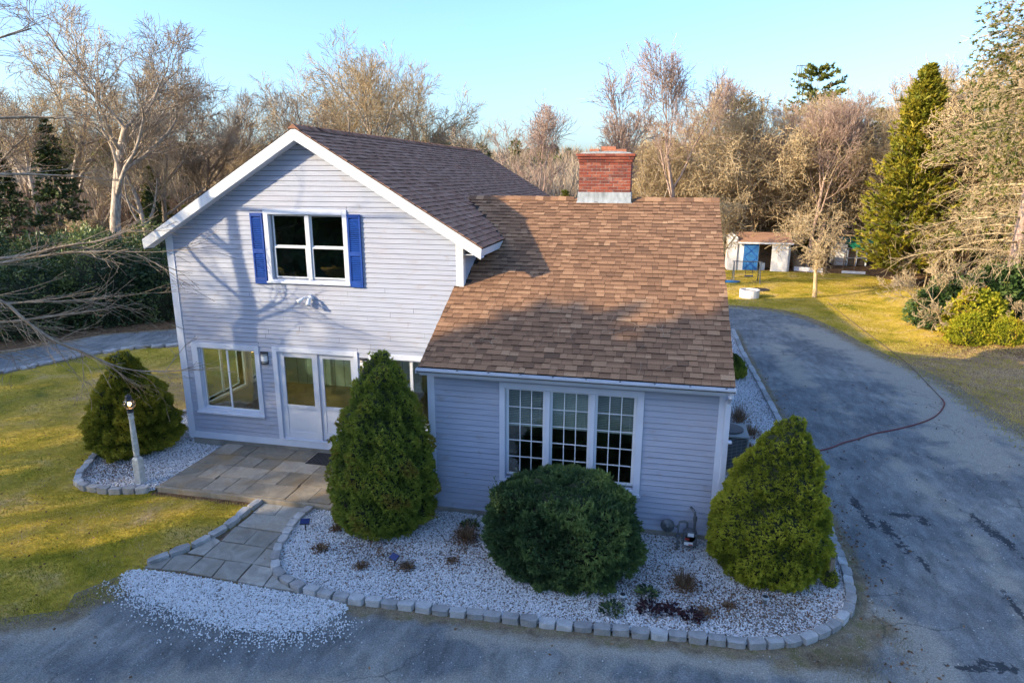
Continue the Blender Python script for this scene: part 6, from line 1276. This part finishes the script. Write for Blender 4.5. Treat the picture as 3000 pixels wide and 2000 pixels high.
# ---- near left tree whose branches reach in front of the house corner
def near_tree():
    rg = random.Random(77); out = [[], []]; base = (-14.9, 8.6, -.1); top = (-14.6, 9.0, 12.5); n = 12; spine = []
    for i in range(n + 1): f = i / n; spine.append((base[0] + (top[0] - base[0]) * f + rg.gauss(0, .05), base[1] + (top[1] - base[1]) * f + rg.gauss(0, .05), base[2] + (top[2] - base[2]) * f))
    for i in range(n): out[0].append((*spine[i], *spine[i + 1], .21 * (1 - i / (n + 1)), .21 * (1 - (i + 1) / (n + 1))))
    def limb(pts, r0, r1, twigs, L, droop=-.05, upw=0):
        pts = smooth_line(pts, 2); m_ = len(pts)
        for i in range(m_ - 1):
            ra = r0 + (r1 - r0) * i / m_; rb = r0 + (r1 - r0) * (i + 1) / m_; out[0].append((*pts[i], *pts[i + 1], ra, rb)); d = norm(tuple(pts[i + 1][k] - pts[i][k] for k in range(3)))
            if i < m_ * .15: continue
            for _ in range(1 if rg.random() < twigs * .26 else 0):
                dd = norm((d[0] + rg.gauss(0, .45), d[1] + rg.gauss(0, .45), d[2] + rg.gauss(0, .22) + droop)); twig(pts[i], dd, L * rg.uniform(.5, 1.1), .010, 0, upw)
    def twig(p, d, L, r, dep, upw):
        n = 6 if dep == 0 else 4; st = L / n
        for s in range(n):
            d = norm((d[0] + rg.gauss(0, .09), d[1] + rg.gauss(0, .09), d[2] + rg.gauss(0, .07) + upw)); q = tuple(p[k] + d[k] * st for k in range(3)); r2 = max(.0032, r * .86); out[1].append((*p, *q, r, r2))
            if dep < 2 and s > 0:
                for _ in range(1 if rg.random() < (.75 if dep == 0 else .3) else 0): twig(q, norm((d[0] + rg.gauss(0, .4), d[1] + rg.gauss(0, .4), d[2] + rg.gauss(0, .25))), L * rg.uniform(.3, .55), r2 * .7, dep + 1, upw)
            elif rg.random() < .4: out[1].append((*q, q[0] + rg.gauss(0, .008), q[1] + rg.gauss(0, .008), q[2] + .012, .006, .004))
            p, r = q, r2
    S = lambda z: spine[int(z)]
    limb([S(4), (-13.6, 9.8, 4.55), (-12.56, 10.5, 4.67), (-11.9, 10.6, 4.77), (-11.1, 10.8, 4.95)], .05, .02, 2, 1.2)
    limb([(-11.95, 10.6, 4.77), (-11.2, 10.7, 4.95), (-10.6, 10.9, 5.02), (-10.2, 11.2, 5.2)], .025, .008, 4, .9)
    limb([S(4), (-13.4, 10.0, 4.45), (-12.2, 10.5, 4.65), (-11.49, 10.6, 4.78), (-10.6, 10.8, 4.85), (-9.9, 11.2, 4.8)], .038, .010, 5, 1.3)
    limb([S(4), (-13.2, 9.4, 4.3), (-12.12, 10, 4.04), (-11.62, 10, 3.56), (-11.11, 10.1, 3.16), (-10.75, 10.3, 2.95), (-10.4, 10.9, 2.4), (-9.6, 11.3, 2.35)], .042, .010, 5, 1.1, -.1)
    limb([S(4), (-13.0, 9.3, 4.2), (-12.3, 9.8, 3.9), (-11.6, 10.3, 3.9), (-10.9, 10.9, 3.85)], .03, .009, 5, 1.4, -.05)
    limb([S(3), (-13.2, 9.3, 3.6), (-12.4, 9.9, 3.5), (-11.7, 10.5, 3.55), (-11.0, 11.2, 3.6)], .04, .012, 4, 1.3, -.05)
    limb([S(3), (-13.2, 9.4, 3.0), (-12.3, 10.1, 2.9), (-11.8, 10.7, 3.0)], .035, .012, 4, 1.0, -.1)
    limb([S(6), (-13.8, 10.2, 6.2), (-12.8, 11.2, 6.3), (-12.0, 11.8, 6.25)], .05, .012, 3, 1.4)
    limb([S(7), (-13.6, 10.4, 7.2), (-12.6, 11.4, 7.4), (-11.8, 12.0, 7.4)], .05, .012, 3, 1.3)
    limb([S(9), (-14.0, 10.2, 9.3), (-13.2, 11.2, 10.0), (-12.5, 11.9, 10.8)], .05, .012, 3, 1.2, .05)
    limb([S(10), (-13.9, 10.0, 10.6), (-13.1, 10.8, 11.6)], .04, .012, 3, 1.2, .08)
    limb([S(8), (-13.8, 10.3, 8.4), (-13.0, 11.2, 8.7), (-12.4, 11.9, 9.1)], .04, .012, 3, 1.2, .03)
    limb([S(5), (-15.6, 7.8, 5.8), (-16.2, 7.2, 6.3)], .06, .012, 3, 1.8); limb([S(7), (-15.8, 8.8, 7.8), (-16.8, 9.2, 8.6)], .06, .012, 3, 1.8); limb([S(8), (-14.2, 7.6, 9), (-13.8, 6.8, 9.6)], .05, .012, 2, 1.8); limb([S(11), (-14.6, 9.2, 13), (-14.4, 9.6, 14)], .04, .012, 4, 1.5, .2)
    e = empty('near_tree', (base[0], base[1], 0), 'bare tree at the left border, its twigs reaching across the corner of the house', 'tree'); inv = Matrix.Translation((-base[0], -base[1], 0))
    for nm, o, k in (('trunk', out[0], 8), ('crown', out[1], 4)):
        V, F = tubes_np(o, k); V = V - np.array([base[0], base[1], 0]); link(nm, np_mesh(nm, V, F, 'bark_grey', smooth=True), e)
near_tree()
# ---- woodland behind the camera: throws the long shade over drive, bed and wing
def woods_behind():
    rg = np.random.default_rng(13); P, D = [], []; sg_ = []
    hv = np.array([hx, hy]); nv = np.array([-hy, hx])
    def evergreen(s, q, H, Rr, dens=1.0):
        c = hv * q + nv * s
        for i in range(int(700 * dens)):
            f = rg.uniform(.05, 1); r = Rr * (1 - f ** 3) * math.sqrt(rg.uniform(0, 1)) + .15; a = rg.uniform(0, 6.28); P.append((c[0] + r * math.cos(a), c[1] + r * math.sin(a), H * f)); D.append((math.cos(a), math.sin(a), .1))
        sg_.append((c[0], c[1], -.1, c[0], c[1], H, .3, .05))
    for s in np.arange(-22, 9.9, 2.2): evergreen(s + rg.uniform(-.4, .4), -24 + rg.uniform(-2, 2), SHADE_H + rg.uniform(-1.2, 1.6) + max(0, -s) * .12, 2.4)
    evergreen(10.6, -24, 15.0, 1.7)
    for s in np.arange(25.5, 36, 2.3): evergreen(s, -30 + rg.uniform(-1, 1), 11.5, 2.2)
    for s in (-20, -14, -8, -2, 3, 7): evergreen(s, -30 + rg.uniform(-1, 1), SHADE_H + 2, 3.0)
    V, F = tufts(np.array(P), unit(np.array(D)), .9, 3, rg, .8, .45); tag(link('roadside_pines', np_mesh('roadside_pines', V, F, 'dark_fol', rg.uniform(0, 1, len(F)))), 'dense evergreens standing across the road behind the viewpoint', 'woodland', kind='stuff')
    V, F = tubes_np(sg_, 8); tag(link('roadside_trunks', np_mesh('roadside_trunks', V, F, 'bark_grey')), 'trunks of the evergreens across the road', 'woodland', kind='stuff')
SHADE_H = 16.0
woods_behind()
hv = Vector((hx, hy)); nv = Vector((-hy, hx))
for i, (s, q, h, k) in enumerate(((14.7, -18, 12.5, 3), (13.2, -34, 18, 4), (17.6, -26, 14, 2), (20.8, -24, 13, 1), (24.0, -26, 14, 2))):
    p = hv * q + nv * s; put_tree((T_SP + T_GR)[k], p.x, p.y, h / 13.5, i * 1.9, 'roadside_tree', 'bare tree across the road behind the viewpoint', 'tree', 'bare trees across the road')

# ---- labels by place for grouped trees
ORD = ['first', 'second', 'third', 'fourth', 'fifth', 'sixth', 'seventh', 'eighth', 'ninth', 'tenth', 'eleventh', 'twelfth', 'thirteenth', 'fourteenth', 'fifteenth']
groups = {}
for o in COL.objects:
    if o.parent is None and o.get('group'): groups.setdefault(o['group'], []).append(o)
for gname, obs in groups.items():
    if len(obs) > 15: continue
    obs.sort(key=lambda o: math.atan2(o.location.x, max(.1, o.location.y)) if o.location.y > 0 else o.location.x)
    for k, o in enumerate(obs): o['label'] = ORD[k] + ' from the left, ' + o['label']

rg = np.random.default_rng(88); sg_ = []
for _ in range(26):
    x, y = rg.uniform(-3.4, 1.0), rg.uniform(10.7, 12.2); a = rg.uniform(0, 6.28); p = np.array([x, y, zwing(y) + .03])
    for k in range(3):
        a += rg.normal(0, .5); L = rg.uniform(.05, .14); q = p + np.array([math.cos(a) * L, math.sin(a) * L, WS * math.sin(a) * L]); sg_.append((*p, *q, .004, .003)); p = q
V, F = tubes_np(sg_, 4); tag(link('fallen_twigs', np_mesh('fallen_twigs', V, F, 'bark_grey')), 'thin twigs fallen on the lower shingles of the wing roof', 'twigs', kind='stuff')
